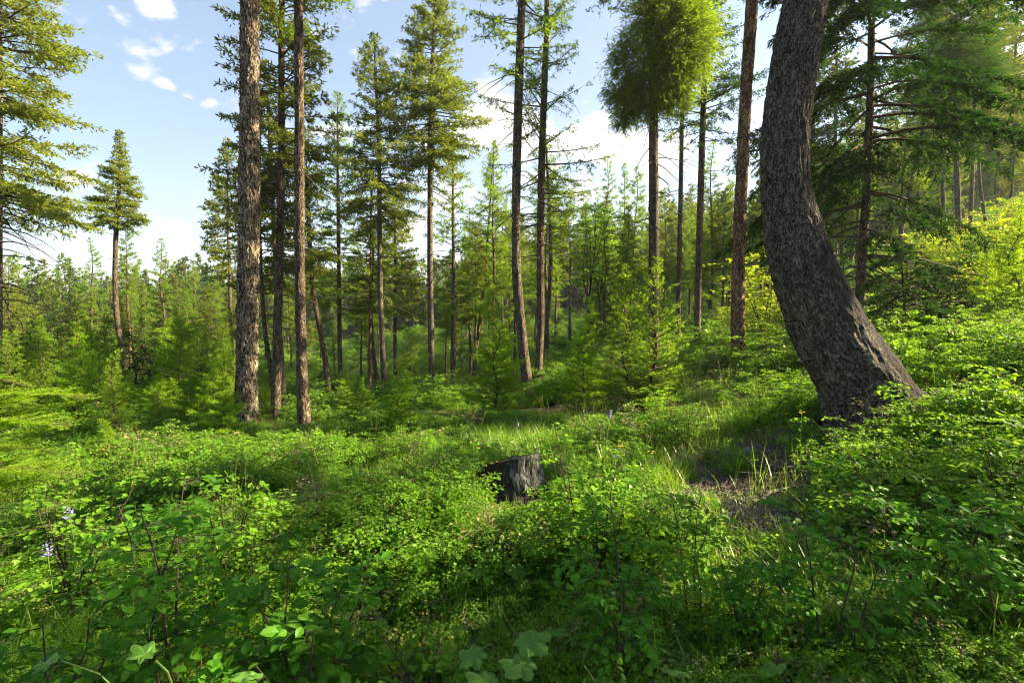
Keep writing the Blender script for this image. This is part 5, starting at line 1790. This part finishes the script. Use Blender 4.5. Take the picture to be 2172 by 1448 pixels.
stick(sp(2045, 1260, 2.7), sp(2010, 1345, 2.35), .035, 'short thick pale piece of log low on the right', 'birch', 7, 'log', 0, .01, .05)
stick(sp(1040, 1085, 3.9), sp(990, 1110, 3.75), .02, 'grey root wood sticking out left of the stump base', 'wood_grey', 8, 'driftwood', 1, .02)


# ------------------------------------------------------------------ flowers
LAST = []
def flower(x, y, H, mat, label, group, seed, kind='head', name='yellow_flower', cat='flower'):
    rg = np.random.default_rng(seed)
    z = hz(x, y)
    root = thing(name, (x, y, z), label, cat, group)
    LAST[:] = [root]
    q = np.linspace(0, 1, 6)
    lx, ly = rg.normal(0, .05, 2) * H
    C = np.stack([lx * q ** 2, ly * q ** 2, H * q - .02], 1)
    g = Geo(); tubes(g, C, .0028 * (1.1 - .5 * q), 4); link('stem', g.mesh('flower_stem', M['stem_green']), root)
    b = Geo(); tip = C[-1]
    if kind == 'head':
        for k in range(rg.integers(3, 6)):
            c = tip + rg.normal(0, .012, 3) * np.array([1, 1, .5])
            m = 8; a = np.arange(m) / m * 6.283
            d = np.stack([np.cos(a), np.sin(a), np.full(m, .35)], 1)
            blades(b, np.repeat(c[None], m, 0), d, np.repeat([[0, 0, 1.0]], m, 0), .012, .006)
    elif kind == 'spike':
        m = 34
        t = rg.random(m); a = rg.random(m) * 6.283
        c = tip + np.stack([rg.normal(0, .006, m), rg.normal(0, .006, m), -.05 + t * .06], 1)
        d = np.stack([np.cos(a), np.sin(a), np.full(m, .5)], 1)
        blades(b, c, d, unit(rg.normal(size=(m, 3))), .014 * (1.2 - .7 * t), .007)
    link('blossom', b.mesh('blossom', M[mat]), root)
    lv = Geo(); m = 12
    t = rg.uniform(.1, .8, m); a = rg.random(m) * 6.283
    pb = np.stack([lx * t ** 2, ly * t ** 2, H * t], 1)
    blades(lv, pb, np.stack([np.cos(a), np.sin(a), np.full(m, .5)], 1), np.repeat([[0, 0, 1.0]], m, 0), .05, .012)
    link('leaves', lv.mesh('flower_leaves', M['herb']), root)

yf = [(890, 985), (905, 1005), (935, 1010), (958, 985), (978, 990), (1010, 945), (1026, 1028), (1031, 1040), (1046, 1026), (915, 1020), (800, 1010), (845, 1015), (1325, 930), (1330, 938), (1380, 955), (1700, 868)]
for k, (px, py) in enumerate(yf):
    Y = 3.9 + (k * 37 % 10) * .06
    p = P(px, py, Y); H = max(.3, p[2] - hz(p[0], p[1]))
    sd_ = 'left of the stump' if px < 1100 else 'right of the stump'
    flower(p[0], p[1], H, 'yellow', 'one of the small yellow flower heads on long thin stems ' + sd_, 'yellow flowers ' + sd_, 700 + k)
    repeat(LAST[0], 'small yellow flower', px, Y + k * 1e-4)
for k, (px, py, Y, lb) in enumerate([(120, 1128, 1.9, 'violet flower spike low at the left edge'), (172, 1052, 2.2, 'violet flower spike higher at left, above the lower one'),
                                     (1275, 868, 3.4, 'violet flower spike above the thin-stemmed shrub'), (1303, 950, 3.6, 'pale violet flower beside the sunlit shrub right of the stump')]):
    p = P(px, py, Y); H = p[2] - hz(p[0], p[1])
    flower(p[0], p[1], H, 'purple', lb, None, 740 + k, 'spike', 'violet_flower')


# ------------------------------------------------------------------ large-leaved plants
def palmate(geo, rg, R0):
    """broad five-lobed leaf lying in XY with the stalk at the origin"""
    lobes = [(-2.1, .62), (-1.05, .88), (0, 1.0), (1.05, .88), (2.1, .62)]
    ang, rad = [], []
    for k, (a, r) in enumerate(lobes):
        for da, f in ((-.42, .66), (-.26, .84), (-.12, .9), (0, 1.0), (.12, .9), (.26, .84)):
            ang.append(a + da); rad.append(r * f * rg.uniform(.95, 1.05))
    ang.append(2.55); rad.append(.4)
    ang = np.array(ang); rad = np.array(rad) * R0 * .55
    order = np.argsort(ang)
    ang, rad = ang[order], rad[order]
    c = np.array([R0 * .42, 0, 0])
    V = [np.array([R0 * .12, 0, 0]), c + [0, 0, -.03 * R0]]
    for a, r in zip(ang, rad):
        V.append(c + np.array([math.cos(a) * r, math.sin(a) * r, .10 * R0 * math.sin(a * 5 + 1) * .4 - .14 * r * r / R0]))
    mids = []
    n = len(ang)
    F_ = []
    # inner ring for pleats
    for k, (a, r) in enumerate(zip(ang, rad)):
        V.append(c + np.array([math.cos(a) * r * .55, math.sin(a) * r * .55, .03 * R0 * math.cos(a * 6.0)]))
    for k in range(n - 1):
        o0, o1, i0, i1 = 2 + k, 3 + k, 2 + n + k, 3 + n + k
        F_ += [(i0, o0, o1), (i0, o1, i1), (1, i0, i1)]
    F_ += [(0, 2, 2 + n), (0, 2 + n, 1), (0, 1 + 2 * n, 1 + n), (0, 1, 1 + 2 * n)]
    geo.add(V, F_)


def big_plant(px, Y, leaves, label, seed):
    rg = np.random.default_rng(seed)
    x, y = at_px(px, Y); z = hz(x, y)
    root = thing('large_leaved_plant', (x, y, z), label, 'plant')
    w = Geo()
    meshes = []
    for k in range(3):
        g = Geo(); palmate(g, rg, 1.0); meshes.append(g.mesh('large_leaf', M['leaf_big']))
    for k, (lx, ly, ly_, R0) in enumerate(leaves):
        p = P(lx, ly, ly_) - np.array([x, y, z])
        a = math.atan2(p[1], p[0]) + rg.normal(0, .5)
        q = np.linspace(0, 1, 6)
        C = np.stack([p[0] * q ** 1.5, p[1] * q ** 1.5, p[2] * np.sin(q * math.pi / 2)], 1); C[0, 2] = -.03
        tubes(w, C, np.full(6, .0028), 5)
        o = link('leaf', meshes[k % 3], root, tuple(p), (rg.normal(0, .22), rg.normal(-.12, .2) + .1, a), float(R0))
    link('stems', w.mesh('plant_stems', M['stem_green']), root)
M['leaf_big'] = leaf_mat('large_leaf', (.07, .18, .02), (.11, .26, .03), (.26, .5, .03), .45, .3, .4, 3)
big_plant(1080, 1.85, [(1095, 1335, 1.8, .17), (1030, 1365, 1.75, .13), (1130, 1385, 1.7, .16), (1060, 1425, 1.65, .15), (1160, 1350, 1.9, .11)], 'plant with very large lobed leaves at the bottom just left of the thin stem', 1)
big_plant(1110, 2.7, [(1090, 1185, 2.6, .15), (1140, 1180, 2.7, .13), (1150, 1235, 2.6, .14), (1125, 1215, 2.75, .11)], 'pale green broad-leaved plant below the stump', 2)
big_plant(1500, 1.7, [(1460, 1425, 1.6, .12), (1530, 1440, 1.6, .13), (1600, 1430, 1.65, .12)], 'broad-leaved plant at the bottom edge right of the thin stems', 3)
big_plant(400, 1.45, [(330, 1400, 1.45, .1), (520, 1420, 1.4, .1), (130, 1400, 1.5, .1)], 'broad leaves at the bottom edge in lower left', 4)

# tall broad grass blades picked out in the sun
def blade_clump(px, Y, h, n, label, seed, spread=.06):
    x, y = at_px(px, Y)
    o = link('grass_clump', grass_mesh('grass_clump', seed, n * 2, h, .0055, spread * 1.4, .4, seg=6), loc=(x, y, hz(x, y)))
    tag(o, label, 'grass clump')
blade_clump(1530, 3.2, .42, 7, 'two tall yellow-lit grass blades over the bare soil patch', 1)
blade_clump(1640, 3.9, .5, 30, 'clump of tall grass on the bank left of the bent trunk', 2, .12)
blade_clump(2100, 3.3, .6, 22, 'long arching grass blades near the right edge', 3, .12)
blade_clump(1860, 2.6, .4, 30, 'sunlit grass clump under the lower right shrub', 4, .14)
blade_clump(560, 8.0, .7, 22, 'pale tall grass at the foot of the thick pine', 5, .2)

label_repeats()

for o in bpy.data.objects:
    if o.parent is not None and o.name.split('.')[0] in ('branches', 'stems', 'broom_twigs', 'blossom', 'leaves'):
        o['kind'] = 'stuff'
